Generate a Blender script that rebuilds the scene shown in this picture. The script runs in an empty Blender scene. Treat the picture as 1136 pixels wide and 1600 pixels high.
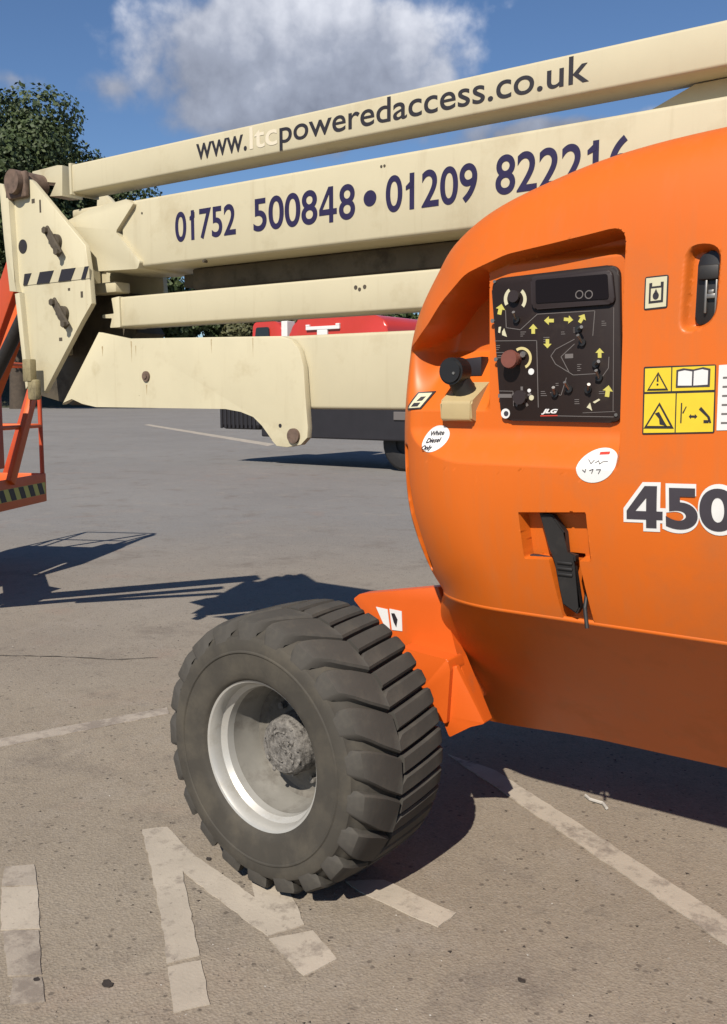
import bpy, bmesh, math, random
import numpy as np
from mathutils import Vector, Matrix

random.seed(7)
rng = np.random.default_rng(11)
S = bpy.context.scene
PI = math.pi

# ------------------------------------------------------------------ camera
F_PX, PX_W = 1500.0, 1136.0
PITCH = math.radians(7.03)
SN, CS = .8075, .590                      # camera yaw against the machine's long axis (world X)
CAM = Vector((1.94, -2.17, 1.5))
F0 = Vector((-CS, SN, 0)); RV = Vector((SN, CS, 0)); ZV = Vector((0, 0, 1))
FW = F0 * math.cos(PITCH) - ZV * math.sin(PITCH)
UP = F0 * math.sin(PITCH) + ZV * math.cos(PITCH)
cd = bpy.data.cameras.new('camera'); cam = bpy.data.objects.new('camera', cd)
S.collection.objects.link(cam); S.camera = cam
cd.sensor_fit = 'HORIZONTAL'; cd.sensor_width = 36; cd.lens = F_PX / PX_W * 36
cd.clip_start = .05; cd.clip_end = 3000
cam.matrix_world = Matrix.Translation(CAM) @ Matrix((RV, UP, -FW)).transposed().to_4x4()

# ------------------------------------------------------------------ light
TOSUN = Vector((.33, -1.03, 1.0)).normalized()
sun_el = math.asin(TOSUN.z); sun_az = math.atan2(TOSUN.x, TOSUN.y)
sl = bpy.data.lights.new('sun', 'SUN'); sl.energy = 4.8; sl.angle = math.radians(.53); sl.color = (1, .93, .83)
so = bpy.data.objects.new('sun', sl); S.collection.objects.link(so)
so.rotation_euler = TOSUN.to_track_quat('Z', 'Y').to_euler()

W = bpy.data.worlds.new('World'); S.world = W; W.use_nodes = True
wn, wl = W.node_tree.nodes, W.node_tree.links
wn.clear()
def WN(t, **k):
    n = wn.new(t)
    for a, b in k.items(): setattr(n, a, b)
    return n
def wmath(op, a, b=None, c=None, clamp=False):
    n = WN('ShaderNodeMath', operation=op, use_clamp=clamp)
    for i, v in enumerate((a, b, c)):
        if v is None: continue
        if isinstance(v, (int, float)): n.inputs[i].default_value = v
        else: wl.new(v, n.inputs[i])
    return n.outputs[0]
sky = WN('ShaderNodeTexSky', sky_type='NISHITA', sun_disc=False)
sky.sun_elevation = sun_el; sky.sun_rotation = sun_az
sky.air_density = 1.0; sky.dust_density = .1; sky.ozone_density = 3.0; sky.altitude = 50
SKY_STRENGTH = .060
tc = WN('ShaderNodeTexCoord')
sep = WN('ShaderNodeSeparateXYZ'); wl.new(tc.outputs['Generated'], sep.inputs[0])
# clouds on a layer far overhead: direction / height
zz = wmath('ADD', wmath('MAXIMUM', sep.outputs[2], 0.0), .12)
comb = WN('ShaderNodeCombineXYZ')
wl.new(wmath('DIVIDE', sep.outputs[0], zz), comb.inputs[0]); wl.new(wmath('DIVIDE', sep.outputs[1], zz), comb.inputs[1])
def wnoise(vec, scale, detail, rough=.55, dist=0.0, offs=None):
    if offs:
        m = WN('ShaderNodeVectorMath', operation='ADD'); wl.new(vec, m.inputs[0]); m.inputs[1].default_value = offs; vec = m.outputs[0]
    n = WN('ShaderNodeTexNoise'); n.inputs['Scale'].default_value = scale; n.inputs['Detail'].default_value = detail
    n.inputs['Roughness'].default_value = rough; n.inputs['Distortion'].default_value = dist
    wl.new(vec, n.inputs['Vector']); return n.outputs['Fac']
def ellipse(cdir, hw, hh):
    """1 at the centre of a cloud seen in direction cdir, 0 at its rim (angles in radians)"""
    c = Vector(cdir).normalized(); r = Vector((-c.y, c.x, 0)).normalized(); u = c.cross(r)
    if u.z < 0: u = -u
    o = []
    for ax, h in ((r, hw), (u, hh)):
        n = WN('ShaderNodeVectorMath', operation='DOT_PRODUCT'); wl.new(tc.outputs['Generated'], n.inputs[0]); n.inputs[1].default_value = ax
        o.append(wmath('DIVIDE', n.outputs['Value'], h))
    n = WN('ShaderNodeVectorMath', operation='DOT_PRODUCT'); wl.new(tc.outputs['Generated'], n.inputs[0]); n.inputs[1].default_value = c
    front = wmath('GREATER_THAN', n.outputs['Value'], 0.0)
    d = wmath('SQRT', wmath('ADD', wmath('MULTIPLY', o[0], o[0]), wmath('MULTIPLY', o[1], o[1])))
    return wmath('MULTIPLY', wmath('SUBTRACT', 1.0, d), front), o[1]
G = tc.outputs['Generated']
big = wnoise(G, 9.0, 9, .58, 0, (.3, 0, 0))
edge = wnoise(G, 7.0, 3, .5, 0, (3, 1, 2))
fine = wnoise(G, 34.0, 6, .6, .2)
bil = wmath('ABSOLUTE', wmath('SUBTRACT', wmath('MULTIPLY', wnoise(G, 15.0, 4, .5, 0, (1.3, 2.1, .4)), 2.0), 1.0))
bil2 = wmath('ABSOLUTE', wmath('SUBTRACT', wmath('MULTIPLY', wnoise(G, 33.0, 4, .5, 0, (5.3, .1, .4)), 2.0), 1.0))
bil = wmath('ADD', bil, wmath('MULTIPLY', bil2, .32))
m1, h1 = ellipse((-.6170, .7310, .315), .185, .098)
m2, _ = ellipse((-.7352, .6162, .2825), .062, .028)
m3, _ = ellipse((-.40, .88, .245), .17, .026)
m4, _ = ellipse((-.80, .55, .285), .06, .02)
dens = wmath('MAXIMUM', wmath('MAXIMUM', wmath('MULTIPLY', m1, 1.35), wmath('SUBTRACT', wmath('MULTIPLY', m2, .55), .1)),
             wmath('MAXIMUM', wmath('SUBTRACT', wmath('MULTIPLY', m3, .95), .1), wmath('SUBTRACT', wmath('MULTIPLY', m4, .5), .1)))
# other fair-weather clouds all round
lay = wnoise(comb.outputs[0], .55, 8, .58, .2, (4.3, 1.7, 0))
rest = wmath('MULTIPLY', wmath('SUBTRACT', lay, .66), 1.6)
dens = wmath('MAXIMUM', dens, rest)
dens = wmath('ADD', dens, wmath('ADD', wmath('MULTIPLY', wmath('SUBTRACT', big, .5), 1.15), wmath('MULTIPLY', wmath('SUBTRACT', bil, .28), .46)))
mr = WN('ShaderNodeMapRange', interpolation_type='SMOOTHSTEP'); wl.new(dens, mr.inputs[0]); mr.inputs[1].default_value = .04; mr.inputs[2].default_value = .46
# lit tops, grey bases
tone = wmath('ADD', wmath('ADD', wmath('MULTIPLY', h1, .42), wmath('MULTIPLY', wmath('SUBTRACT', big, .5), .9)),
             wmath('ADD', wmath('ADD', wmath('MULTIPLY', wmath('SUBTRACT', fine, .5), .18), .52), wmath('MULTIPLY', wmath('SUBTRACT', bil, .28), .42)), None)
cr = WN('ShaderNodeValToRGB'); wl.new(tone, cr.inputs[0])
e = cr.color_ramp.elements
e[0].position = .12; e[0].color = (2.5, 2.75, 3.5, 1)
e[1].position = .92; e[1].color = (12.0, 12.2, 13, 1)
m = e.new(.45); m.color = (4.8, 5.2, 6.3, 1)
mix = WN('ShaderNodeMix', data_type='RGBA')
wl.new(wmath('MULTIPLY', mr.outputs[0], .93), mix.inputs['Factor'])
sg = WN('ShaderNodeVectorMath', operation='MULTIPLY'); wl.new(sky.outputs[0], sg.inputs[0]); sg.inputs[1].default_value = (.84, .97, 1.14)
wl.new(sg.outputs[0], mix.inputs['A']); wl.new(cr.outputs[0], mix.inputs['B'])
bg = WN('ShaderNodeBackground'); bg.inputs[1].default_value = SKY_STRENGTH
wl.new(mix.outputs['Result'], bg.inputs[0])
wo = WN('ShaderNodeOutputWorld'); wl.new(bg.outputs[0], wo.inputs[0])

S.view_settings.view_transform = 'Standard'; S.view_settings.look = 'None'
S.view_settings.exposure = .48; S.view_settings.gamma = 1; S.view_settings.use_curve_mapping = False
S.render.engine = 'CYCLES'

# ------------------------------------------------------------------ survey helpers: a sight line met with a real plane
def ray(x, y): return FW + RV * ((x - 568.) / F_PX) - UP * ((y - 800.) / F_PX)
def on_y(x, y, Y):
    r = ray(x, y); return CAM + r * ((Y - CAM.y) / r.y)
def on_z(x, y, z=0.):
    r = ray(x, y); return CAM + r * ((z - CAM.z) / r.z)
def xz(pts, Y): return [(p.x, p.z) for p in (on_y(x, y, Y) for x, y in pts)]
def xy(pts): return [(p.x, p.y) for p in (on_z(x, y) for x, y in pts)]

# ------------------------------------------------------------------ object helpers
def link(name, me, mat=None, parent=None, loc=None):
    o = bpy.data.objects.new(name, me); S.collection.objects.link(o)
    if mat is not None and me is not None and hasattr(me, 'materials') and not len(me.materials):
        for m_ in (mat if isinstance(mat, (list, tuple)) else [mat]): me.materials.append(m_)
    if parent is not None: o.parent = parent
    if loc is not None: o.location = loc
    return o
def obj(name, bm, mat, parent=None, smooth=None, loc=None):
    bmesh.ops.recalc_face_normals(bm, faces=bm.faces)
    me = bpy.data.meshes.new(name); bm.to_mesh(me); bm.free()
    if smooth is not None:
        me.polygons.foreach_set('use_smooth', [True] * len(me.polygons))
        if smooth < 179: me.set_sharp_from_angle(angle=math.radians(smooth))
    return link(name, me, mat, parent, loc)
def tag(o, label=None, cat=None, group=None, kind=None):
    for k, v in (('label', label), ('category', cat), ('group', group), ('kind', kind)):
        if v: o[k] = v
    return o
def BM(): return bmesh.new()
def add_box(bm, x0, x1, y0, y1, z0, z1, bev=0., M=None):
    vs = [bm.verts.new((x, y, z)) for x in (x0, x1) for y in (y0, y1) for z in (z0, z1)]
    fs = [bm.faces.new([vs[i] for i in q]) for q in ((0, 1, 3, 2), (4, 6, 7, 5), (0, 4, 5, 1), (2, 3, 7, 6), (0, 2, 6, 4), (1, 5, 7, 3))]
    if bev:
        ed = list({e for f in fs for e in f.edges})
        r = bmesh.ops.bevel(bm, geom=ed, offset=bev, segments=2, profile=.5, affect='EDGES', clamp_overlap=True)
        vs = list({v for v in vs if v.is_valid} | set(r['verts']))
    if M is not None: bmesh.ops.transform(bm, matrix=M, verts=vs)
    return vs
def add_prism(bm, pts, y0, y1, bev=0.):
    """polygon in X-Z pushed from y0 to y1 (y0 the near face)"""
    a = [bm.verts.new((x, y0, z)) for x, z in pts]; b = [bm.verts.new((x, y1, z)) for x, z in pts]
    n = len(pts); fs = [bm.faces.new(a), bm.faces.new(b[::-1])]
    fs += [bm.faces.new((a[i], b[i], b[(i + 1) % n], a[(i + 1) % n])) for i in range(n)]
    if bev:
        ed = [e for e in fs[0].edges] + [e for e in fs[1].edges]
        bmesh.ops.bevel(bm, geom=ed, offset=bev, segments=2, profile=.6, affect='EDGES', clamp_overlap=True)
def add_sheet(bm, pts, z0, z1):
    a = [bm.verts.new((x, y, z1)) for x, y in pts]; b = [bm.verts.new((x, y, z0)) for x, y in pts]
    n = len(pts); bm.faces.new(a); bm.faces.new(b[::-1])
    for i in range(n): bm.faces.new((a[i], b[i], b[(i + 1) % n], a[(i + 1) % n]))
def add_rod(bm, p, q, r, n=12, r2=None):
    p, q = Vector(p), Vector(q); d = (q - p); L = d.length
    M = Matrix.Translation((p + q) / 2) @ d.to_track_quat('Z', 'Y').to_matrix().to_4x4()
    bmesh.ops.create_cone(bm, cap_ends=True, segments=n, radius1=r, radius2=r if r2 is None else r2, depth=L, matrix=M)
def add_path(bm, pts, r, n=8):
    for a, b in zip(pts, pts[1:]): add_rod(bm, a, b, r, n)
    for a in pts[1:-1]: bmesh.ops.create_icosphere(bm, subdivisions=1, radius=r * 1.02, matrix=Matrix.Translation(a))
def add_lathe(bm, prof, n, axis='Y', closed=False):
    """prof: (w, r) along the axis"""
    rings = []
    for w, r in prof:
        rings.append([bm.verts.new((r * math.cos(2 * PI * k / n), w, r * math.sin(2 * PI * k / n))) for k in range(n)])
    for a, b in zip(rings, rings[1:] + ([rings[0]] if closed else [])):
        for k in range(n): bm.faces.new((a[k], a[(k + 1) % n], b[(k + 1) % n], b[k]))
    return rings
def rounded(pts, r, n=5):
    """round every corner of a polygon"""
    out = []; N = len(pts)
    for i in range(N):
        p = Vector(pts[i]); a = Vector(pts[i - 1]); b = Vector(pts[(i + 1) % N])
        rr = r[i] if isinstance(r, (list, tuple)) else r
        if rr <= 0: out.append(tuple(p)); continue
        da = (a - p); db = (b - p); k = min(rr, da.length * .48, db.length * .48)
        s, t = p + da.normalized() * k, p + db.normalized() * k
        for j in range(n + 1):
            u = j / n; out.append(tuple(s * (1 - u) ** 2 + p * 2 * u * (1 - u) + t * u ** 2))
    return out

# ------------------------------------------------------------------ materials
ALB = .73          # every paint and rubber measured against a .73 white card
def mat(name, col, rough=.5, metal=0., coat=0., noise=None, bump=None, spec=.5, dirt=None, rust=None, streak=None):
    """noise=(scale, amount) brightness grain; bump=(scale, strength); dirt=(colour, scale, threshold, strength); rust: chips"""
    sc_ = lambda c: tuple(v * ALB for v in c)
    col = sc_(col)
    if dirt: dirt = (sc_(dirt[0]),) + tuple(dirt[1:])
    if rust: rust = (sc_(rust[0]),) + tuple(rust[1:])
    if streak: streak = (sc_(streak[0]),) + tuple(streak[1:])
    m = bpy.data.materials.new(name); m.use_nodes = True
    nt = m.node_tree; N, L = nt.nodes, nt.links; p = N['Principled BSDF']
    p.inputs['Roughness'].default_value = rough; p.inputs['Metallic'].default_value = metal
    p.inputs['Specular IOR Level'].default_value = spec
    if coat: p.inputs['Coat Weight'].default_value = coat; p.inputs['Coat Roughness'].default_value = .12
    t = N.new('ShaderNodeTexCoord'); co = t.outputs['Object']
    rgb = N.new('ShaderNodeRGB'); rgb.outputs[0].default_value = (*col, 1); c = rgb.outputs[0]
    def ns(scale, detail=5, rg=.6):
        n = N.new('ShaderNodeTexNoise'); n.inputs['Scale'].default_value = scale; n.inputs['Detail'].default_value = detail
        n.inputs['Roughness'].default_value = rg; L.new(co, n.inputs['Vector']); return n.outputs['Fac']
    def mr_(f, a, b, c_, d):
        n = N.new('ShaderNodeMapRange'); L.new(f, n.inputs[0])
        for i, v in enumerate((a, b, c_, d)): n.inputs[i + 1].default_value = v
        return n.outputs[0]
    def mixc(f, a, b, mode='MIX'):
        n = N.new('ShaderNodeMix'); n.data_type = 'RGBA'; n.blend_type = mode
        if isinstance(f, float): n.inputs['Factor'].default_value = f
        else: L.new(f, n.inputs['Factor'])
        for nm, v in (('A', a), ('B', b)):
            if isinstance(v, tuple): n.inputs[nm].default_value = (*v, 1)
            else: L.new(v, n.inputs[nm])
        return n.outputs['Result']
    if noise:
        f = mr_(ns(noise[0]), .25, .75, 1 - noise[1], 1 + noise[1])
        n = N.new('ShaderNodeVectorMath'); n.operation = 'SCALE'; L.new(c, n.inputs[0]); L.new(f, n.inputs['Scale']); c = n.outputs[0]
    if streak:                       # faint runs down the paint
        mp = N.new('ShaderNodeMapping'); mp.inputs['Scale'].default_value = (9, 9, .7); L.new(co, mp.inputs[0])
        n = N.new('ShaderNodeTexNoise'); n.inputs['Scale'].default_value = 2.2; n.inputs['Detail'].default_value = 6; n.inputs['Roughness'].default_value = .65
        L.new(mp.outputs[0], n.inputs['Vector']); c = mixc(mr_(n.outputs['Fac'], streak[1], streak[1] + .25, 0, streak[2]), c, streak[0])
    if dirt:
        f = mr_(ns(dirt[1], 8, .65), dirt[2], dirt[2] + .2, 0, dirt[3]); c = mixc(f, c, dirt[0])
        rr = mr_(f, 0, 1, rough, min(1, rough + .3)); L.new(rr, p.inputs['Roughness'])
    if rust:
        f = mr_(ns(rust[1], 10, .75), rust[2], rust[2] + .03, 0, rust[3]); c = mixc(f, c, rust[0])
    L.new(c, p.inputs['Base Color'])
    if bump:
        b = N.new('ShaderNodeBump'); b.inputs['Strength'].default_value = bump[1]; b.inputs['Distance'].default_value = bump[2] if len(bump) > 2 else .004
        L.new(ns(bump[0], 6, .6), b.inputs['Height']); L.new(b.outputs[0], p.inputs['Normal'])
    return m

CREAM = (.66, .545, .305)
M = {}
M['cream'] = mat('cream_paint', (.62, .555, .375), .45, noise=(2.2, .06), streak=((.36, .28, .16), .56, .3), dirt=((.38, .30, .16), 3.2, .54, .5), rust=((.12, .065, .03), 26., .72, .85), bump=(60, .04, .002))
M['cream2'] = mat('cream_plate_paint', (.66, .595, .405), .47, noise=(3, .06), streak=((.36, .27, .14), .56, .32), dirt=((.40, .32, .17), 4.5, .55, .5), rust=((.11, .06, .028), 19., .685, .9), bump=(50, .06, .002))
M['orange'] = mat('orange_hood_plastic', (.73, .150, .012), .42, noise=(1.6, .05), streak=((.50, .17, .05), .50, .30), dirt=((.42, .14, .04), 2.9, .54, .45), spec=.38, bump=(160, .03, .001))
M['orange_steel'] = mat('orange_steel_paint', (.76, .125, .012), .45, noise=(4, .06), dirt=((.38, .12, .04), 7, .58, .5), rust=((.07, .03, .015), 34., .70, .8), bump=(70, .06, .002))
M['red_steel'] = mat('red_orange_steel', (.55, .075, .02), .5, noise=(4, .08), dirt=((.2, .06, .03), 6, .55, .5))
M['rubber'] = mat('tyre_rubber', (.070, .064, .055), .82, noise=(9, .15), dirt=((.13, .115, .09), 12, .50, .5), bump=(90, .25, .002), spec=.3)
M['sidewall'] = mat('tyre_sidewall_rubber', (.064, .057, .046), .8, noise=(7, .15), dirt=((.115, .10, .075), 8, .45, .6), bump=(70, .2, .002), spec=.3)
M['rim'] = mat('silver_rim_paint', (.56, .545, .50), .42, metal=.35, noise=(9, .06), dirt=((.30, .26, .19), 11, .56, .6), bump=(40, .08, .002))
M['hub'] = mat('dirty_hub', (.20, .185, .165), .85, noise=(60, .45), dirt=((.035, .03, .025), 55, .47, .95), bump=(90, .9, .006))
M['hub2'] = mat('dark_wheel_disc', (.17, .155, .13), .75, noise=(18, .3), dirt=((.06, .05, .04), 20, .5, .8), bump=(60, .4, .003))  # mottled grey, darker than the rim
M['shade_brown'] = mat('shade_brown_steel', (.10, .08, .052), .7, noise=(6, .25), dirt=((.03, .024, .018), 9, .5, .7))  # brown that carries the shade of the boom gaps as colour
M['latch'] = mat('grimy_latch', (.30, .25, .13), .65, noise=(20, .2), dirt=((.07, .055, .03), 14, .48, .8))
M['barrel'] = mat('shaded_rim_barrel', (.30, .285, .25), .65, metal=.2, noise=(12, .15), dirt=((.12, .10, .08), 10, .5, .7), bump=(40, .1, .002))  # shade inside the barrel put into a darker grey than the rim
M['rustrun'] = mat('rust_wash', (.47, .37, .21), .6, noise=(40, .15), dirt=((.30, .19, .09), 30, .5, .6))
M['black'] = mat('black_plastic', (.014, .013, .013), .42, noise=(20, .15))
M['blackm'] = mat('black_rubber', (.018, .016, .015), .6, noise=(20, .2), dirt=((.06, .05, .04), 14, .55, .4))
M['panel'] = mat('panel_face', (.022, .013, .011), .5, spec=.3, noise=(12, .12), dirt=((.05, .035, .022), 16, .56, .4))
M['panelrim'] = mat('panel_moulding', (.034, .024, .024), .5, spec=.3)
M['glass'] = mat('display_glass', (.010, .006, .006), .3, spec=.2)
M['yellow'] = mat('yellow_print', (.62, .56, .12), .5, noise=(60, .1), dirt=((.25, .2, .05), 60, .55, .4))
M['pale'] = mat('pale_print', (.66, .62, .42), .5)
M['grey_print'] = mat('grey_print', (.16, .14, .13), .5)
M['white'] = mat('white_sticker', (.82, .81, .78), .45, noise=(30, .04))
M['ink'] = mat('dark_ink', (.022, .018, .022), .5, noise=(30, .1))
M['inkgrey'] = mat('charcoal_ink', (.05, .042, .052), .5, noise=(20, .1))
M['navy'] = mat('navy_vinyl', (.022, .014, .06), .45, noise=(15, .2))
M['whitevinyl'] = mat('faded_white_vinyl', (.78, .70, .53), .5)
M['redprint'] = mat('red_print', (.6, .05, .03), .5)
M['warn'] = mat('warning_yellow', (.83, .61, .03), .45, noise=(30, .05))
M['steel'] = mat('dull_steel', (.34, .32, .29), .42, metal=.8, noise=(30, .2))
M['rustpin'] = mat('rusty_pin', (.16, .105, .075), .75, noise=(30, .3), dirt=((.05, .035, .025), 24, .5, .7), bump=(60, .4, .003))
M['bolt'] = mat('worn_bolt', (.10, .08, .055), .7, metal=.2, noise=(40, .3))
M['tan'] = mat('tan_cap', (.52, .40, .20), .55, noise=(14, .07))
M['estop'] = mat('faded_red_button', (.20, .06, .04), .6, noise=(30, .15))
M['ringy'] = mat('yellow_ring', (.68, .58, .26), .5)
M['red'] = mat('red_lorry_paint', (.60, .045, .028), .35, coat=.3, noise=(2, .06))
M['chassis'] = mat('black_chassis', (.016, .014, .017), .6, noise=(4, .2))
M['windscreen'] = mat('dark_glass', (.02, .025, .03), .08)
M['bark'] = mat('bark', (.075, .055, .038), .9, noise=(3, .3), bump=(6, .6, .05))
M['litter'] = mat('pale_litter', (.52, .49, .44), .6)
M['stone'] = mat('loose_grit', (.20, .17, .14), .85, noise=(50, .4))
M['deadleaf'] = mat('dark_debris', (.035, .026, .02), .85, noise=(30, .4))

def leaf_mat(name, dark, light):
    m = bpy.data.materials.new(name); m.use_nodes = True
    N, L = m.node_tree.nodes, m.node_tree.links; p = N['Principled BSDF']; p.inputs['Roughness'].default_value = .65
    t = N.new('ShaderNodeTexCoord'); n = N.new('ShaderNodeTexNoise'); n.inputs['Scale'].default_value = .45; n.inputs['Detail'].default_value = 3
    L.new(t.outputs['Object'], n.inputs['Vector'])
    g = N.new('ShaderNodeNewGeometry'); a = N.new('ShaderNodeMath'); a.operation = 'MULTIPLY_ADD'
    L.new(g.outputs['Random Per Island'], a.inputs[0]); a.inputs[1].default_value = .5
    b = N.new('ShaderNodeMath'); b.operation = 'MULTIPLY_ADD'; L.new(n.outputs['Fac'], b.inputs[0]); b.inputs[1].default_value = 1.4; b.inputs[2].default_value = -.45
    L.new(b.outputs[0], a.inputs[2])
    r = N.new('ShaderNodeValToRGB'); r.color_ramp.elements[0].color = (*dark, 1); r.color_ramp.elements[1].color = (*light, 1)
    L.new(a.outputs[0], r.inputs[0]); L.new(r.outputs[0], p.inputs['Base Color'])
    return m
M['leaf'] = leaf_mat('dark_broadleaf', (.014, .030, .008), (.052, .072, .016))
M['leaf2'] = leaf_mat('olive_broadleaf', (.028, .038, .012), (.085, .08, .03))

def tarmac():
    m = bpy.data.materials.new('worn_tarmac'); m.use_nodes = True
    N, L = m.node_tree.nodes, m.node_tree.links; p = N['Principled BSDF']
    p.inputs['Roughness'].default_value = .9; p.inputs['Specular IOR Level'].default_value = .25
    t = N.new('ShaderNodeTexCoord'); co = t.outputs['Object']
    def ns(s, d=5, r=.6, dist=0.):
        n = N.new('ShaderNodeTexNoise'); n.inputs['Scale'].default_value = s; n.inputs['Detail'].default_value = d
        n.inputs['Roughness'].default_value = r; n.inputs['Distortion'].default_value = dist; L.new(co, n.inputs['Vector']); return n.outputs['Fac']
    def mr_(f, a, b, c, d):
        n = N.new('ShaderNodeMapRange'); L.new(f, n.inputs[0])
        for i, v in enumerate((a, b, c, d)): n.inputs[i + 1].default_value = v
        return n.outputs[0]
    def mix(f, a, b, mode='MIX'):
        n = N.new('ShaderNodeMix'); n.data_type = 'RGBA'; n.blend_type = mode; L.new(f, n.inputs['Factor'])
        for nm, v in (('A', a), ('B', b)):
            if isinstance(v, tuple): n.inputs[nm].default_value = (*v, 1)
            else: L.new(v, n.inputs[nm])
        return n.outputs['Result']
    base = mix(mr_(ns(.8, 6, .6), .35, .65, 0, 1), (0.204, 0.168, 0.126), (0.250, 0.210, 0.159))
    # an older, greyer surface beyond the bays
    sx = N.new('ShaderNodeSeparateXYZ'); L.new(co, sx.inputs[0])
    dd = N.new('ShaderNodeMath'); dd.operation = 'MULTIPLY_ADD'; L.new(sx.outputs[0], dd.inputs[0]); dd.inputs[1].default_value = -.6
    d2 = N.new('ShaderNodeMath'); d2.operation = 'MULTIPLY'; L.new(sx.outputs[1], d2.inputs[0]); d2.inputs[1].default_value = .8; L.new(d2.outputs[0], dd.inputs[2])
    wob = N.new('ShaderNodeMath'); wob.operation = 'MULTIPLY_ADD'; L.new(ns(.35, 4), wob.inputs[0]); wob.inputs[1].default_value = 5.; L.new(dd.outputs[0], wob.inputs[2])
    base = mix(mr_(wob.outputs[0], 4.5, 11., 0, 1), base, mix(mr_(ns(.25, 5), .35, .65, 0, 1), (0.166, 0.161, 0.155), (0.199, 0.193, 0.184)))
    # reddish scrape, pale dust
    base = mix(mr_(ns(1.1, 4, .6, .8), .60, .74, 0, .35), base, (0.241, 0.157, 0.120))
    base = mix(mr_(ns(2.6, 8, .72), .53, .72, 0, .6), base, (0.263, 0.230, 0.193))
    base = mix(mr_(ns(1.7, 7, .7, .3), .54, .70, 0, .65), base, (0.117, 0.096, 0.079))
    base = mix(mr_(ns(9, 8, .75), .54, .72, 0, .5), base, (.10, .083, .066))
    # aggregate
    v = N.new('ShaderNodeTexVoronoi'); v.inputs['Scale'].default_value = 130; L.new(co, v.inputs['Vector'])
    sc = N.new('ShaderNodeSeparateColor'); L.new(v.outputs['Color'], sc.inputs[0])
    base = mix(mr_(sc.outputs[0], .0, 1., .0, .38), base, mix(sc.outputs[1], (0.088, 0.073, 0.062), (0.292, 0.256, 0.212)))
    v2 = N.new('ShaderNodeTexVoronoi'); v2.inputs['Scale'].default_value = 46; L.new(co, v2.inputs['Vector'])
    s2 = N.new('ShaderNodeSeparateColor'); L.new(v2.outputs['Color'], s2.inputs[0])
    spot = N.new('ShaderNodeMath'); spot.operation = 'MULTIPLY'; L.new(mr_(s2.outputs[0], .93, .94, 0, .8), spot.inputs[0]); L.new(mr_(v2.outputs['Distance'], .25, .42, .75, 0), spot.inputs[1])
    base = mix(spot.outputs[0], base, (0.055, 0.044, 0.036))
    L.new(base, p.inputs['Base Color'])
    bm_ = N.new('ShaderNodeBump'); bm_.inputs['Strength'].default_value = .55; bm_.inputs['Distance'].default_value = .004
    ad = N.new('ShaderNodeMath'); ad.operation = 'MULTIPLY_ADD'; L.new(v.outputs['Distance'], ad.inputs[0]); ad.inputs[1].default_value = .8; L.new(ns(60, 6), ad.inputs[2])
    L.new(ad.outputs[0], bm_.inputs['Height']); L.new(bm_.outputs[0], p.inputs['Normal'])
    return m
M['tarmac'] = tarmac()

def road_paint(name, col, wear):
    """thermoplastic line: worn through in flecks down to the tarmac"""
    m = bpy.data.materials.new(name); m.use_nodes = True
    N, L = m.node_tree.nodes, m.node_tree.links; p = N['Principled BSDF']; p.inputs['Roughness'].default_value = .75
    t = N.new('ShaderNodeTexCoord'); co = t.outputs['Object']
    def ns(s, d, r):
        n = N.new('ShaderNodeTexNoise'); n.inputs['Scale'].default_value = s; n.inputs['Detail'].default_value = d; n.inputs['Roughness'].default_value = r
        L.new(co, n.inputs['Vector']); return n.outputs['Fac']
    def mr_(f, a, b, c, d):
        n = N.new('ShaderNodeMapRange'); L.new(f, n.inputs[0])
        for i, v in enumerate((a, b, c, d)): n.inputs[i + 1].default_value = v
        return n.outputs[0]
    x = N.new('ShaderNodeMix'); x.data_type = 'RGBA'; L.new(mr_(ns(7, 8, .75), wear, wear + .12, 0, .9), x.inputs['Factor'])
    x.inputs['A'].default_value = (*col, 1); x.inputs['B'].default_value = (0.190, 0.157, 0.126, 1)
    y = N.new('ShaderNodeMix'); y.data_type = 'RGBA'; L.new(mr_(ns(55, 6, .7), .62, .70, 0, .8), y.inputs['Factor'])
    L.new(x.outputs['Result'], y.inputs['A']); y.inputs['B'].default_value = (0.110, 0.088, 0.073, 1)
    z = N.new('ShaderNodeMix'); z.data_type = 'RGBA'; z.blend_type = 'MULTIPLY'; z.inputs['Factor'].default_value = 1
    L.new(y.outputs['Result'], z.inputs['A']); L.new(mr_(ns(3, 6, .6), .3, .7, .82, 1.12), z.inputs['B']); L.new(z.outputs['Result'], p.inputs['Base Color'])
    b = N.new('ShaderNodeBump'); b.inputs['Strength'].default_value = .4; b.inputs['Distance'].default_value = .003; L.new(ns(90, 5, .6), b.inputs['Height']); L.new(b.outputs[0], p.inputs['Normal'])
    return m
M['paint'] = road_paint('worn_line_paint', (0.368, 0.319, 0.254), .52)
M['paint_thin'] = road_paint('faint_line_paint', (0.316, 0.271, 0.218), .45)

# ================================================================== SETTING
bm = BM(); g = 900
vs = [bm.verts.new(p) for p in ((-g, -g, 0), (g, -g, 0), (g, g, 0), (-g, g, 0))]; bm.faces.new(vs)
tag(obj('ground', bm, M['tarmac']), kind='structure')

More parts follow.
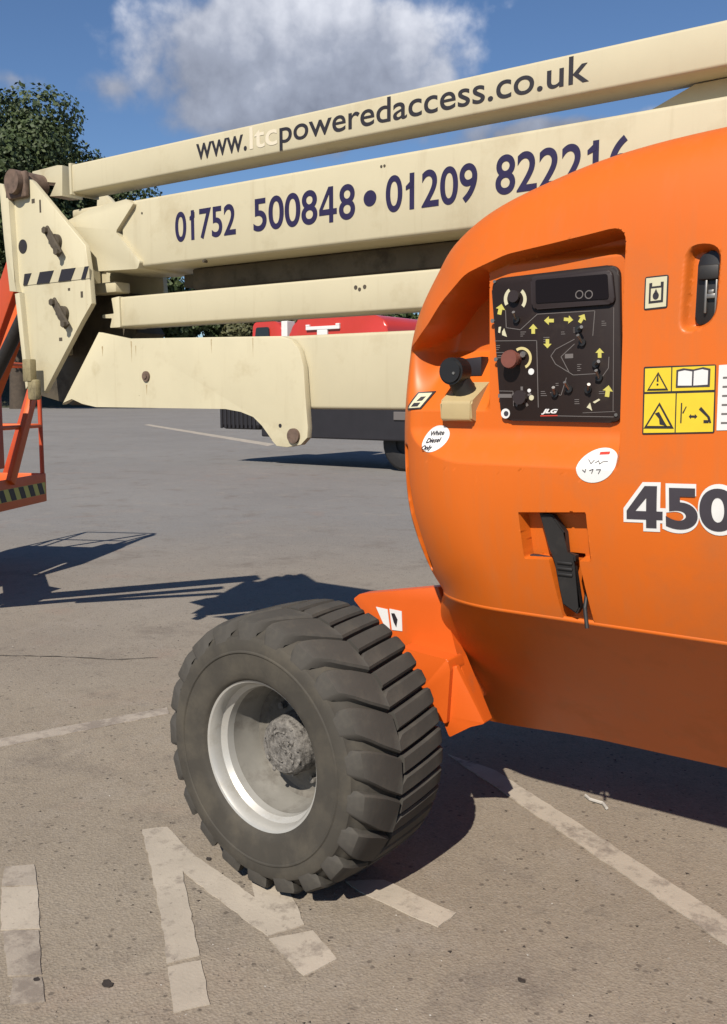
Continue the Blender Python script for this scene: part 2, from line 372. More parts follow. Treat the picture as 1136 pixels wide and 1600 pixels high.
def ragged(pts, step=.03, amp=.0025):
    out = []
    for (a, b) in zip(pts, pts[1:] + pts[:1]):
        a, b = Vector(a), Vector(b); n = max(1, int((b - a).length / step)); nrm = Vector((-(b - a).y, (b - a).x)).normalized()
        for k in range(n):
            out.append(tuple(a.lerp(b, k / n) + nrm * random.uniform(-amp, amp)))
    return out
def marking(name, px, m, amp=.0025, step=.03):
    bm = BM(); add_sheet(bm, ragged(xy(px), step, min(amp, .003) if step < .1 else amp), -.01, .0035)
    o = obj(name, bm, m); tag(o, kind='structure'); return o
marking('painted_line', [(-60, 1180), (-60, 1166), (262, 1106), (264, 1116)], M['paint_thin'], .006)
marking('painted_line', [(700, 1180), (775, 1205), (1136, 1437), (1300, 1545), (1300, 1590), (1136, 1478)], M['paint'], .006)
marking('painted_letter', [(8, 1355), (53, 1352), (58, 1384), (3, 1386)], M['paint_thin'])
marking('painted_letter', [(2, 1388), (58, 1386), (62, 1452), (2, 1454)], M['paint'])
marking('painted_letter', [(4, 1456), (60, 1455), (65, 1524), (12, 1526)], M['paint_thin'])
marking('painted_letter', [(20, 1530), (65, 1528), (70, 1566), (14, 1572)], M['paint_thin'])
marking('painted_letter', [(222, 1297), (262, 1293), (288, 1322), (300, 1334), (398, 1404), (392, 1372), (424, 1374), (452, 1392), (476, 1446), (418, 1464), (284, 1362), (294, 1404), (312, 1494), (262, 1507), (246, 1405)], M['paint'], .004)
marking('painted_letter', [(262, 1512), (314, 1502), (328, 1570), (270, 1584)], M['paint'])
marking('painted_letter', [(420, 1468), (490, 1455), (527, 1500), (474, 1526)], M['paint'])
marking('painted_letter', [(540, 1378), (600, 1376), (655, 1402), (714, 1428), (684, 1450), (560, 1394)], M['paint'], .006)
marking('painted_line', [(225, 664), (232, 663), (430, 694), (420, 697)], M['paint'], .02, .8)

# tarmac joint and cracks as thin irregular strips of dirt
def crack(px, w, name='tarmac_joint'):
    pts = [on_z(x, y) for x, y in px]; bm = BM(); L, R_ = [], []
    P = []
    for a, b in zip(pts, pts[1:]):
        n = max(2, int((b - a).length / .05))
        P += [a.lerp(b, k / n) + Vector((random.uniform(-1, 1), random.uniform(-1, 1), 0)) * w * .9 for k in range(n)]
    for i, p in enumerate(P):
        d = (P[min(i + 1, len(P) - 1)] - P[max(i - 1, 0)]).normalized(); nn = Vector((-d.y, d.x, 0)); ww = w * random.uniform(.2, 1)
        L.append(bm.verts.new(p + nn * ww + Vector((0, 0, .003)))); R_.append(bm.verts.new(p - nn * ww + Vector((0, 0, .003))))
    for i in range(len(P) - 1): bm.faces.new((L[i], L[i + 1], R_[i + 1], R_[i]))
    tag(obj(name, bm, M['deadleaf']), kind='structure')
crack([(-40, 1024), (90, 1026), (180, 1031), (262, 1027)], .006)

# loose grit and fragments lying on the tarmac
def grit(name, n, cond, smin, smax, m, flat=.6):
    V, Fc = [], []
    tet = np.array([(1, 0, -.3), (-.5, .87, -.3), (-.5, -.87, -.3), (.1, .1, .8), (0, 0, -.6)])
    fac = [(0, 1, 3), (1, 2, 3), (2, 0, 3), (1, 0, 4), (2, 1, 4), (0, 2, 4)]
    k = 0
    while k < n:
        p = cond()
        s = smin * (smax / smin) ** (random.random() ** 2.2); a = random.random() * 6.3; R2 = np.array([[math.cos(a), -math.sin(a), 0], [math.sin(a), math.cos(a), 0], [0, 0, 1]])
        v = (tet * np.array([1, random.uniform(.4, 1), flat]) * s) @ R2.T + np.array([p[0], p[1], s * flat * .35])
        b = len(V); V += [tuple(q) for q in v]; Fc += [tuple(b + i for i in f) for f in fac]; k += 1
    me = bpy.data.meshes.new(name); me.from_pydata(V, [], Fc); o = link(name, me, m); tag(o, kind='stuff'); return o
def near_pt():
    x, y = random.uniform(-20, 1160), 1000 + 620 * random.random()
    p = on_z(x, y); return p.x, p.y
grit('loose_grit', 3200, near_pt, .0012, .0055, M['stone'])
grit('dark_grit', 800, near_pt, .002, .009, M['deadleaf'], .3)
grit('pale_grit', 160, near_pt, .0015, .0045, M['litter'], .5)

# far bank with woodland
bm = BM()
nx, ny = 60, 12
for_rows = []
for j in range(ny + 1):
    row = []
    for i in range(nx + 1):
        a = math.radians(60 + 110 * i / nx); r = 105 + 85 * j / ny
        z = -.6 + 9.0 * (1 - math.cos(PI * min(1, j / 5))) / 2 * (1.0 if i < 34 else 1.0) + random.uniform(-.4, .4)
        row.append(bm.verts.new((1.94 + r * math.cos(a), -2.17 + r * math.sin(a), z)))
    for_rows.append(row)
for a, b in zip(for_rows, for_rows[1:]):
    for i in range(nx): bm.faces.new((a[i], a[i + 1], b[i + 1], b[i]))
M['bank'] = mat('rough_bank', (.05, .055, .022), .95, noise=(.3, .3), dirt=((.12, .10, .07), .2, .5, .7))
tag(obj('hill', bm, M['bank'], smooth=180), kind='structure')

def leaf_mesh(name, blobs, n, size):
    """leaf-clump faces spread through ellipsoid blobs: (centre, radii)"""
    V, Fc = [], []
    vol = np.array([b[1][0] * b[1][1] * b[1][2] for b in blobs]) ** .7; vol /= vol.sum()
    for (c, r), q in zip(blobs, vol):
        k = max(4, int(n * q))
        d = rng.normal(size=(k, 3)); d /= np.linalg.norm(d, axis=1)[:, None]
        rad = rng.uniform(.45, 1.06, k) ** .8
        P = np.array(c) + d * rad[:, None] * np.array(r)
        for p, dd in zip(P, d):
            nrm = dd + rng.normal(size=3) * .55; nrm[2] += .25; nrm /= np.linalg.norm(nrm)
            t = np.cross(nrm, rng.normal(size=3)); t /= np.linalg.norm(t); b_ = np.cross(nrm, t)
            s = size * rng.uniform(.55, 1.35); e_ = s * rng.uniform(.45, .9); i0 = len(V)
            V += [tuple(p + t * s), tuple(p + b_ * e_ + nrm * s * .15), tuple(p - t * s), tuple(p - b_ * e_ - nrm * s * .1)]
            Fc.append((i0, i0 + 1, i0 + 2, i0 + 3))
    me = bpy.data.meshes.new(name); me.from_pydata(V, [], Fc); return me
def tree(label, base, H, R, trunk_h, n, size, m, squash=.8, group='trees on the far bank', nb=34):
    t = link('broadleaf_tree', None, None, None, base)
    tag(t, label, 'tree', group)
    bm = BM(); add_rod(bm, (0, 0, -1.5), (0, 0, trunk_h), .035 * H, 10, .022 * H)
    tips = []
    for k in range(7):
        a = k * 2.4 + random.random(); q = Vector((math.cos(a) * R * .5, math.sin(a) * R * .5, trunk_h + (H - trunk_h) * random.uniform(.3, .75)))
        add_rod(bm, (0, 0, trunk_h * random.uniform(.6, 1)), q, .014 * H, 6, .005 * H); tips.append(q)
    obj('trunk', bm, M['bark'], t, 60)
    blobs = []; ch = (H - trunk_h) / 2; cz = trunk_h + ch
    for k in range(nb):
        u = Vector(rng.normal(size=3)).normalized(); f = random.uniform(.25, .95) ** .6
        c = Vector((u.x * R * f, u.y * R * f, cz + u.z * ch * f * .92)); s = random.uniform(.17, .30) * R
        blobs.append((tuple(c), (s * random.uniform(.9, 1.3), s * random.uniform(.9, 1.3), s * squash)))
    link('crown', leaf_mesh('crown', blobs, n, size), m, t)
    return t
def far(px, D):          # ground-plan position at a distance D along the view
    r = RV * ((px - 568.) / 1511.) + F0; return CAM + r * D
def plant(px, D, z, *a, **k):
    p = far(px, D); return tree(a[0], (p.x, p.y, z), *a[1:], **k)
plant(30, 96, 1.0, 'tall dark broadleaf tree above the left end of the boom', 28.6, 11.6, 6, 110000, .21, M['leaf'], nb=130)
plant(-95, 100, 1.5, 'dark tree at the left edge behind the tall tree', 27, 9, 6, 20000, .28, M['leaf2'])
plant(195, 118, 6, 'small tree top showing between the two upper boom beams', 20.5, 4.4, 5, 9000, .36, M['leaf2'])
for (px, D, z, H, R, lab) in (
        (120, 108, 5, 14, 6, 'bushy tree low behind the boom head'),
        (245, 106, 5, 10.5, 5, 'low tree showing in the dark gap under the main boom'),
        (325, 110, 5, 7.0, 5, 'low bush in the gap left of the red machine'),
        (420, 108, 5, 6.5, 5, 'low bush directly behind the red machine roof'),
        (520, 112, 6, 6, 5, 'low bush behind the right side of the red machine'),
        (625, 108, 5, 5.6, 5, 'low bush between the red machine and the orange hood')):
    plant(px, D, z, lab, H, R, 1.6, 9000, .26, M['leaf'] if px % 2 else M['leaf2'], group='low trees along the far bank')

# ================================================================== RED LORRY far behind
lor = link('parked_machine', None, None, None, (-9.6, 13, 0))
tag(lor, 'red machine with black underside parked far behind the cream boom', 'machine')
LX = lambda x: x + 9.6
bm = BM()
prof = rounded([(-1.5, 1.41), (1.1, 1.41), (1.1, 2.2), (1.0, 2.85), (.75, 3.0), (-1.0, 3.06), (-1.38, 2.9), (-1.5, 2.2)], [.1, .1, .2, .3, .3, .3, .2, .2], 5)
add_prism(bm, prof, .0, 2.3, .06); obj('cab', bm, M['red'], lor, 40)
bm = BM(); add_prism(bm, rounded([(-2.65, 1.41), (-1.7, 1.41), (-1.7, 2.86), (-1.85, 2.99), (-2.5, 2.99)], .08), .1, 2.2, .03); obj('load_frame', bm, M['red'], lor, 40)
bm = BM(); add_prism(bm, rounded([(-2.5, 2.2), (-2.0, 2.2), (-2.05, 2.88), (-2.4, 2.88)], .05), .07, .12); obj('window', bm, M['windscreen'], lor)
bm = BM(); add_prism(bm, rounded([(.1, 2.0), (.9, 2.0), (.85, 2.62), (.1, 2.62)], .08), -.03, .03); obj('window', bm, M['windscreen'], lor)
bm = BM()                                                    # white mark on the roof side
add_box(bm, -.95, -.10, -.05, .0, 2.76, 2.83, .01); add_box(bm, -.66, -.40, -.05, -.001, 2.4, 2.759, .01)
add_box(bm, -.95, -.86, -.05, -.001, 2.831, 2.87, .005); add_box(bm, -.19, -.10, -.05, -.001, 2.831, 2.87, .005)
obj('white_lettering', bm, M['white'], lor)
bm = BM(); add_box(bm, -1.68, -1.52, .05, .3, 2.5, 2.98, .01); obj('marker_lamp', bm, M['white'], lor)
bm = BM(); add_box(bm, -2.2, 4.0, -.03, 2.25, .60, 1.40, .03); obj('chassis', bm, M['chassis'], lor)
bm = BM(); add_box(bm, -3.35, -2.2, -.1, 2.0, .74, 1.4, .1)
for k in range(9): add_box(bm, -3.30 + k * .12, -3.24 + k * .12, -.13, -.09, .76, 1.38, .01)
obj('black_bumper', bm, M['chassis'], lor)
bm = BM(); add_box(bm, 1.2, 1.62, -.06, -.031, 1.0, 1.16, .01); obj('marker_plate', bm, M['grey_print'], lor)
def lorry_wheel(x, y):
    bm = BM(); add_lathe(bm, [(0, .2), (-.02, .30), (0, .48), (.06, .54), (.24, .54), (.3, .48), (.3, .2)], 32)
    w = obj('wheel', bm, M['blackm'], lor, 35, (x, y, .54)); bm = BM()
    add_lathe(bm, [(.05, .001), (.05, .2), (-.015, .30)], 24); obj('rim', bm, M['blackm'], w, 35)
for x in (1.25, 3.2):
    for y in (.25, 1.95): lorry_wheel(x, y)

# ================================================================== THE LIFT
lift = link('boom_lift', None, None, None, (0, 0, 0))
tag(lift, 'orange and cream articulated boom lift with control panel and chunky tyre', 'boom lift')

# ---------------------------------------------------------------- boom beams
def beam(name, x0, x1, z0, z1, y0, y1, bev=.011, m='cream'):
    bm = BM(); add_box(bm, x0, x1, y0, y1, z0, z1)
    ed = [e for e in bm.edges if abs(e.verts[0].co.x - e.verts[1].co.x) > .1]
    bmesh.ops.bevel(bm, geom=ed, offset=bev, segments=3, profile=.5, affect='EDGES')
    return obj(name, bm, M[m], lift, 40)
YB = .9; YU = .80
top = beam('boom_beam', -2.06, 2.9, 2.472, 2.606, YB, YB + .15)
main = beam('main_boom', -1.70, 2.9, 2.082, 2.388, YB, YB + .30, .014)
mid = beam('tower_link', -1.765, 2.0, 1.815, 1.957, YB + .01, YB + .16)
low = beam('tower_boom', -1.75, 2.0, 1.437, 1.737, YB, YB + .26, .014)
# end fitting of the upper beam: tapered lug
bm = BM(); add_prism(bm, xz([(50, 268), (90, 258), (97, 258), (97, 306), (77, 307), (89, 284), (52, 284)], YB + .012), YB + .012, YB + .138, .004); obj('beam_lug', bm, M['cream2'], lift, 40)
bm = BM(); add_prism(bm, [(-2.075, 2.464), (-2.058, 2.464), (-2.058, 2.612), (-2.075, 2.612)], YB - .008, YB + .158, .003); obj('weld_collar', bm, M['cream'], lift, 40)
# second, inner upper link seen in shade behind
bm = BM(); add_box(bm, -2.15, -1.72, YB + .06, YB + .15, 2.37, 2.41, .01); obj('linkage_bar', bm, M['cream'], lift, 40)
bm = BM(); add_box(bm, -2.0, -1.80, YB + .03, YB + .12, 1.985, 2.035, .006); obj('linkage_bar', bm, M['cream'], lift, 40)
# knuckle casting on the end of the main boom
bm = BM()
kn = rounded(xz([(92, 352), (140, 327), (198, 311), (209, 318), (181, 362), (219, 408), (216, 420), (150, 424), (138, 412), (108, 372)], YB - .02), .01)
add_prism(bm, kn, YB - .022, YB + .322, .006); obj('boom_knuckle', bm, M['cream2'], lift, 40)
# raised doubler further up the boom
bm = BM(); add_prism(bm, [(.69, 2.38), (.915, 2.468), (1.3, 2.47), (2.2, 2.47), (2.2, 2.38)], YB + .10, YB + .22, .006); obj('boom_doubler', bm, M['cream'], lift, 40)
bm = BM(); add_prism(bm, xz([(60, 617), (112, 633), (215, 520), (175, 455), (120, 470)], YU + .25), YU + .25, YU + .43, .004); obj('gap_shade_filler', bm, M['shade_brown'], lift, 40)  # fills the shaded gap behind the upright, shade put into its colour
# end stop of the middle link
bm = BM(); add_prism(bm, rounded(xz([(160, 492), (178, 490), (174, 466), (186, 463), (188, 511), (172, 512), (175, 497), (160, 497)], YB), .004), YB + .0, YB + .165, .003); obj('end_stop', bm, M['cream2'], lift, 40)
# boxes added under the main boom, its underside shade put into their colour
bm = BM(); add_box(bm, -1.42, 1.5, YB + .17, YB + .29, 1.985, 2.079, .008); add_box(bm, -1.5, -1.40, YB + .19, YB + .27, 2.0, 2.06, .006); obj('underside_shade_box', bm, M['shade_brown'], lift, 40)
# small drain holes on the beams
for (px, py, Y, r) in ((556, 449, YB + .01, .008), (562, 452, YB + .01, .007), (570, 448, YB + .01, .008), (596, 260, YB, .005), (601, 259, YB, .005), (222, 333, YB, .005), (318, 408, YB, .006)):
    p = on_y(px, py, Y); bm = BM(); add_rod(bm, (p.x, p.y - .002, p.z), (p.x, p.y + .02, p.z), r, 12); obj('bolt_hole', bm, M['bolt'], lift)

# cheek plates at the foot of the tower boom
cheek = xz([(97, 632), (154, 519), (200, 529), (438, 525), (455, 530), (467, 546), (474, 572), (477, 620), (481, 668), (480, 684), (470, 695), (448, 699), (432, 697), (424, 688), (410, 664), (396, 650), (376, 642), (352, 639), (150, 636), (128, 632), (112, 622)], YB - .035)
for y0, nm in ((YB - .035, 'cheek_plate'),):
    bm = BM(); add_prism(bm, cheek, y0, y0 + .03, .004); c_ = obj(nm, bm, M['cream2'], lift, 40)
    if y0 < YB:
        p = on_y(229, 588, y0); bm = BM(); add_rod(bm, (p.x, y0 - .008, p.z), (p.x, y0 + .01, p.z), .024, 20); add_rod(bm, (p.x, y0 - .013, p.z), (p.x, y0, p.z), .012, 8)
        obj('grease_point', bm, M['rustpin'], c_, 40)
        p = on_y(460, 681, y0); bm = BM(); add_rod(bm, (p.x, y0 - .012, p.z), (p.x, y0 + .034, p.z), .031, 24); obj('pivot_pin', bm, M['rustpin'], c_, 40)
        p = on_y(438, 665, y0); bm = BM(); add_rod(bm, (p.x, y0 - .002, p.z), (p.x, y0 + .01, p.z), .008, 12); obj('bolt_hole', bm, M['ink'], c_)
        for (rx_, ry_, L_, w_) in ((229, 601, .05, .006), (205, 533, .10, .006), (160, 541, .05, .007), (212, 540, .05, .004), (330, 530, .06, .004), (395, 528, .08, .003)):   # rusty runs
            p = on_y(rx_, ry_, y0); bm = BM(); n_ = 6
            P_ = [(p.x + w_ * (1 - k / n_) * random.uniform(.5, 1), p.z - L_ * k / n_) for k in range(n_)] + [(p.x, p.z - L_)] + [(p.x - w_ * (1 - k / n_) * random.uniform(.5, 1), p.z - L_ * k / n_) for k in range(n_ - 1, -1, -1)]
            add_prism(bm, P_, y0 - .0005, y0 + .001); obj('rust_run', bm, M['rustrun'], c_)

# ---------------------------------------------------------------- upright (boom head plates)
up_out = xz([(34, 272), (50, 283), (133, 383), (139, 425), (143, 474), (139, 481), (127, 502), (69, 614), (47, 608), (37, 520), (28, 440), (17, 308), (34, 304)], YU)
hole = on_y(37, 385, YU)
for y0, m_ in ((YU, 'cream2'), (YU + .46, 'cream2')):
    bm = BM(); add_prism(bm, up_out, y0, y0 + .028, .003)
    up = obj('upright_plate', bm, M[m_], lift, 40)
    if y0 == YU:
        head = up
# flange strips on the front edge
bm = BM()
for fl in (xz([(-2, 286), (4, 288), (14, 315), (22, 440), (26, 456), (15, 455), (6, 372)], YU - .03), xz([(23, 459), (30, 457), (44, 602), (40, 608)], YU - .03)):
    add_prism(bm, fl, YU - .03, YU + .06, .003)
obj('edge_flange', bm, M['cream2'], lift, 40)
bm = BM(); add_box(bm, -2.36, -2.30, YU + .03, YU + .45, 1.70, 2.35, .01); obj('cross_web', bm, M['cream'], lift, 40)
bm = BM(); p = on_y(36, 385, YU)
add_rod(bm, (p.x, YU - .003, p.z), (p.x, YU + .02, p.z), .034, 24); obj('access_hole', bm, M['ink'], head, 40)
# the rusty pin on top
bm = BM(); a = on_y(18, 284, YU - .05)
add_rod(bm, (a.x + .01, YU - .06, a.z), (a.x + .01, YU + .12, a.z), .058, 24); add_box(bm, a.x - .09, a.x + .08, YU - .03, YU - .002, a.z - .075, a.z + .05, .01)
obj('pivot_pin', bm, M['rustpin'], head, 40)
# pin retainers: plate, bolts
for (px, py) in ((90, 378), (101, 490)):
    p = on_y(px, py, YU)
    bm = BM(); add_rod(bm, (p.x, YU - .02, p.z), (p.x, YU - .001, p.z), .036, 20)
    Mx = Matrix.Translation((p.x, YU - .026, p.z)) @ Matrix.Rotation(math.radians(-52), 4, 'Y').inverted()
    add_box(bm, -.085, .085, -.008, .006, -.02, .02, .005, Mx)
    for s_ in (-1, 1):
        q = Mx @ Vector((.068 * s_, 0, 0)); add_rod(bm, (q.x, q.y - .022, q.z), (q.x, q.y, q.z), .017, 6)
    obj('pin_retainer', bm, M['bolt'], head, 40)
# hazard tape
p0 = on_y(37, 436, YU); p1 = on_y(141, 429, YU)
zb, zt = on_y(40, 446, YU).z, on_y(40, 428, YU).z
bm = BM(); add_prism(bm, [(p0.x, zb), (p1.x - .003, zb), (p1.x - .003, zt), (p0.x, zt)], YU - .003, YU - .001)
tape = obj('hazard_tape', bm, M['cream'], head)
for k, xa in enumerate(((37, 49), (61, 84), (95, 118), (131, 141))):
    a, b = on_y(xa[0], 437, YU).x, on_y(xa[1], 437, YU).x; sk = .03
    pts = [(a - (0 if k == 0 else sk * .5), zb), (b - sk, zb), (b + (sk * .3 if k < 3 else -.002), zt), (a + sk * .5, zt)]
    bm = BM(); add_prism(bm, pts, YU - .005, YU - .0032); obj('stripe', bm, M['ink'], tape)
# small chips/scars
for (px, py, sx_, sz_) in ((52, 314, .012, .01), (63, 322, .006, .03), (128, 460, .008, .014), (108, 452, .008, .006), (95, 530, .012, .008)):
    p = on_y(px, py, YU); bm = BM(); add_box(bm, p.x - sx_, p.x + sx_, YU - .0015, YU + .001, p.z - sz_, p.z + sz_, .0); obj('paint_chip', bm, M['bolt'], head)
# latch at the foot of the upright
bm = BM(); p = on_y(50, 590, YU - .06)
add_box(bm, p.x - .035, p.x + .03, YU - .09, YU - .052, p.z - .02, p.z + .09, .006); add_box(bm, p.x - .01, p.x + .06, YU - .085, YU - .05, p.z - .11, p.z - .01, .01)
obj('boom_latch', bm, M['latch'], lift, 40)

# ---------------------------------------------------------------- lettering
def text_mesh(s, size_h, width, bold=0., ref='0', shear=0., name='lettering'):
    """lettering as a mesh in X-Z, cap/x height measured on ref = size_h, total width = width, origin bottom-left"""
    def make(t):
        cu = bpy.data.curves.new('t', 'FONT'); cu.body = t; cu.size = 1; cu.offset = bold; cu.resolution_u = 10; cu.shear = shear; cu.fill_mode = 'FRONT'
        o = bpy.data.objects.new('t', cu); S.collection.objects.link(o)
        bpy.context.view_layer.update()
        me = bpy.data.meshes.new_from_object(o.evaluated_get(bpy.context.evaluated_depsgraph_get()))
        bpy.data.objects.remove(o); bpy.data.curves.remove(cu); return me
    r = make(ref); co = np.array([v.co[:] for v in r.vertices]); zmin, zmax = co[:, 1].min(), co[:, 1].max(); bpy.data.meshes.remove(r)
    me = make(s); co = np.array([v.co[:] for v in me.vertices]); x0, x1 = co[:, 0].min(), co[:, 0].max()
    kx = width / (x1 - x0); kz = size_h / (zmax - zmin)
    out = np.stack([(co[:, 0] - x0) * kx, np.zeros(len(co)), (co[:, 1] - zmin) * kz], 1)
    me.vertices.foreach_set('co', out.ravel()); me.name = name; me.update(); return me
def solidify(me, depth):
    bm = bmesh.new(); bm.from_mesh(me)
    r = bmesh.ops.extrude_face_region(bm, geom=bm.faces[:])
    for v in r['geom']:
        if isinstance(v, bmesh.types.BMVert): v.co.y += depth
    bmesh.ops.recalc_face_normals(bm, faces=bm.faces); bm.to_mesh(me); bm.free()
    me.polygons.foreach_set('use_smooth', [False] * len(me.polygons)); return me
def words(s, x0, x1, zbase, h, Y, m, parent, bold=0., ref='0', shear=0., depth=.0015, rise=0.):
    me = solidify(text_mesh(s, h, x1 - x0, bold, ref, shear), depth)
    o = link('lettering', me, m, parent, (x0, Y - depth - .0003, zbase)); return o
words('www.', -1.202, -.905, 2.508, .066, YB, M['ink'], top, .006, 'x')
words('ltc', -.888, -.737, 2.508, .088, YB, M['whitevinyl'], top, .010, 'l')
words('poweredaccess.co.uk', -.724, .604, 2.508, .088, YB, M['ink'], top, .006, 'd')
words('01752', -1.345, -.975, 2.172, .130, YB, M['navy'], main, .014)
X_ = lambda px: on_y(px, 320, YB).x
words('5008', X_(396), X_(496), 2.172, .134, YB, M['navy'], main, .014)
words('8', X_(530), X_(555), 2.172, .134, YB, M['navy'], main, .014)
FOUR = ([(.56, 0), (.78, 0), (.78, 1), (.56, 1)], [(0, .22), (.56, .22), (.56, .38), (0, .38)], [(.78, .22), (.98, .22), (.98, .38), (.78, .38)], [(0, .38), (.19, .38), (.56, .80), (.56, 1), (.52, 1)])
bm = BM()
for q in FOUR: add_prism(bm, [(X_(499) + (X_(527) - X_(499)) * x, 2.170 + .137 * z) for x, z in q], YB - .0018, YB - .0004)
obj('lettering', bm, M['navy'], main)
bm = BM(); add_rod(bm, (-.272, YB - .0015, 2.240), (-.272, YB + .001, 2.240), .030, 28); obj('bullet_dot', bm, M['navy'], main)
words('01209', -.198, .195, 2.177, .134, YB, M['navy'], main, .014)
words('822216', .268, .755, 2.186, .134, YB, M['navy'], main, .014)

# flags of the figure 1
for px, py, hh in ((303.5, 330, .105), (644.5, 280, .108), (931.5, 222, .108)):
    p = on_y(px, py, YB); bm = BM(); add_prism(bm, [(p.x + .002, p.z - .003), (p.x - .004, p.z - .003), (p.x - .028, p.z - .022), (p.x - .028, p.z - .036), (p.x + .002, p.z - .026)], YB - .0027, YB - .0009); obj('figure_flag', bm, M['navy'], main)

# ---------------------------------------------------------------- jib and work platform beyond the boom head
bm = BM()
def add_bar(bm, p, q, w, h, bev=.01):
    p, q = Vector(p), Vector(q); d = q - p
    Mx = Matrix.Translation((p + q) / 2) @ d.to_track_quat('X', 'Z').to_matrix().to_4x4()
    add_box(bm, -d.length / 2, d.length / 2, -w / 2, w / 2, -h / 2, h / 2, bev, Mx)
add_bar(bm, (-2.55, 1.06, 2.42), (-3.95, 1.2, .75), .12, .16)
jib = obj('jib', bm, M['red_steel'], lift, 40)
bm = BM(); add_bar(bm, (-2.62, 1.02, 2.02), (-3.9, 1.16, .55), .07, .08); obj('jib_link', bm, M['orange_steel'], jib, 40)
bm = BM(); add_rod(bm, (-2.50, .93, 1.95), (-3.4, 1.0, 1.1), .035, 14); obj('jib_cylinder', bm, M['blackm'], jib, 40)
# platform: corner A far right, long side towards the camera-left
A = Vector((-5.36, 3.0, 0)); ud = Vector((.47, -.883, 0)).normalized(); wd = Vector((-.883, -.47, 0)).normalized()
PL, PWd, FZ, RZ = 1.83, .78, .62, 1.74
Mp = Matrix.Translation(A) @ Matrix((ud, wd, ZV)).transposed().to_4x4()
def P3(u, w, z): return Mp @ Vector((u, w, z))
bm = BM(); add_box(bm, 0, PL, 0, PWd, FZ - .04, FZ, .004, Mp)
plat = obj('work_platform', bm, M['orange_steel'], lift, 40)
bm = BM()
for (a, b, c, d) in ((-.02, PL + .02, -.022, -.002), (-.02, PL + .02, PWd + .002, PWd + .022)): add_box(bm, a, b, c, d, FZ - .07, FZ + .18, .004, Mp)
for (a, b) in ((-.022, -.002), (PL + .002, PL + .022)): add_box(bm, a, b, -.001, PWd + .001, FZ - .07, FZ + .18, .004, Mp)
tb = obj('toe_board', bm, M['orange_steel'], plat, 40)
for k in range(11):
    u = .02 + k * .165; bm = BM()
    vs = [bm.verts.new(P3(u + du, -.025, z)) for du, z in ((0, FZ + .0), (.085, FZ + .0), (.135, FZ + .10), (.05, FZ + .10))]
    vb = [bm.verts.new(P3(u + du, -.023, z)) for du, z in ((0, FZ + .0), (.085, FZ + .0), (.135, FZ + .10), (.05, FZ + .10))]
    bm.faces.new(vs); bm.faces.new(vb[::-1])
    for i in range(4): bm.faces.new((vs[i], vb[i], vb[(i + 1) % 4], vs[(i + 1) % 4]))
    obj('stripe', bm, M['ink'], tb)
bm = BM(); add_box(bm, .0, PL, -.0235, -.0222, FZ - .002, FZ + .102, 0, Mp); obj('stripe_band', bm, M['yellow'], tb)
for (u, w) in ((0, 0), (PL / 2, 0), (PL, 0), (0, PWd), (PL / 2, PWd), (PL, PWd)):
    bm = BM(); add_rod(bm, P3(u, w, FZ), P3(u, w, RZ), .019, 12); obj('post', bm, M['red_steel'], plat, 40)
for z_ in (RZ, 1.22):
    bm = BM(); add_path(bm, [P3(0, 0, z_), P3(PL, 0, z_), P3(PL, PWd, z_), P3(0, PWd, z_), P3(0, 0, z_)], .018, 10); obj('rail', bm, M['orange_steel'], plat, 60)
bm = BM(); add_bar(bm, P3(.04, -.03, RZ - .04), P3(.62, -.03, FZ + .15), .05, .09); obj('brace', bm, M['orange_steel'], plat, 40)
bm = BM(); add_bar(bm, P3(-.03, .06, RZ - .1), P3(-.03, PWd * .5, FZ + .1), .03, .05); obj('brace', bm, M['red_steel'], plat, 40)
bm = BM(); add_box(bm, PL * .45, PL * .45 + .55, .02, .26, 1.28, RZ + .08, .02, Mp); obj('control_box', bm, M['black'], plat, 40)
bm = BM(); add_box(bm, .75, 1.75, -.06, -.03, .9, 1.6, .01, Mp); obj('mesh_panel', bm, M['red_steel'], plat, 40)
bm = BM(); add_bar(bm, (-3.85, 1.2, .72), P3(PL * .75, -.04, .62), .2, .22); add_bar(bm, (-4.05, 1.15, .6), (-4.05, 1.15, 1.05), .26, .26); obj('rotator', bm, M['red_steel'], jib, 40)

# ---------------------------------------------------------------- chassis
bm = BM(); add_box(bm, .36, 2.6, .82, 1.36, .36, .76, .03); add_box(bm, .08, .359, .60, 1.30, .44, .60, .02); add_box(bm, -.16, .079, .57, 1.45, .30, .50, .02); obj('chassis', bm, M['orange_steel'], lift, 40)  # main box deepened and two hidden boxes added to block sun on the ground
bm = BM(); add_rod(bm, (1.0, 1.05, .80), (1.0, 1.05, .98), .5, 40); obj('slew_ring', bm, M['blackm'], lift, 40)
bm = BM(); add_box(bm, .55, 2.4, .86, 1.26, .98, 1.42, .03); obj('turret', bm, M['cream'], lift, 40)
bm = BM()      # axle end bracket behind the wheel
add_prism(bm, rounded(xz([(552, 936), (562, 928), (684, 917), (694, 945), (716, 1030), (757, 1131), (744, 1132), (700, 1040), (640, 1012), (606, 1004)], .5), .006), .50, .555, .006)
br = obj('axle_bracket', bm, M['orange_steel'], lift, 40)
bm = BM(); add_prism(bm, rounded(xz([(628, 1010), (702, 1030), (706, 1046), (700, 1130), (640, 1100)], .44), .006), .43, .52, .008); obj('axle_beam', bm, M['orange_steel'], lift, 40)
bm = BM(); add_prism(bm, rounded(xz([(700, 1045), (712, 1040), (757, 1131), (735, 1136), (702, 1152), (690, 1120)], .45), .006), .45, .47, .002); obj('gusset', bm, M['orange_steel'], lift, 40)
bm = BM(); add_prism(bm, xz([(588, 948), (606, 952), (610, 984), (604, 984)], .5), .4975, .4995); d_ = obj('frame_decal', bm, M['white'], br)
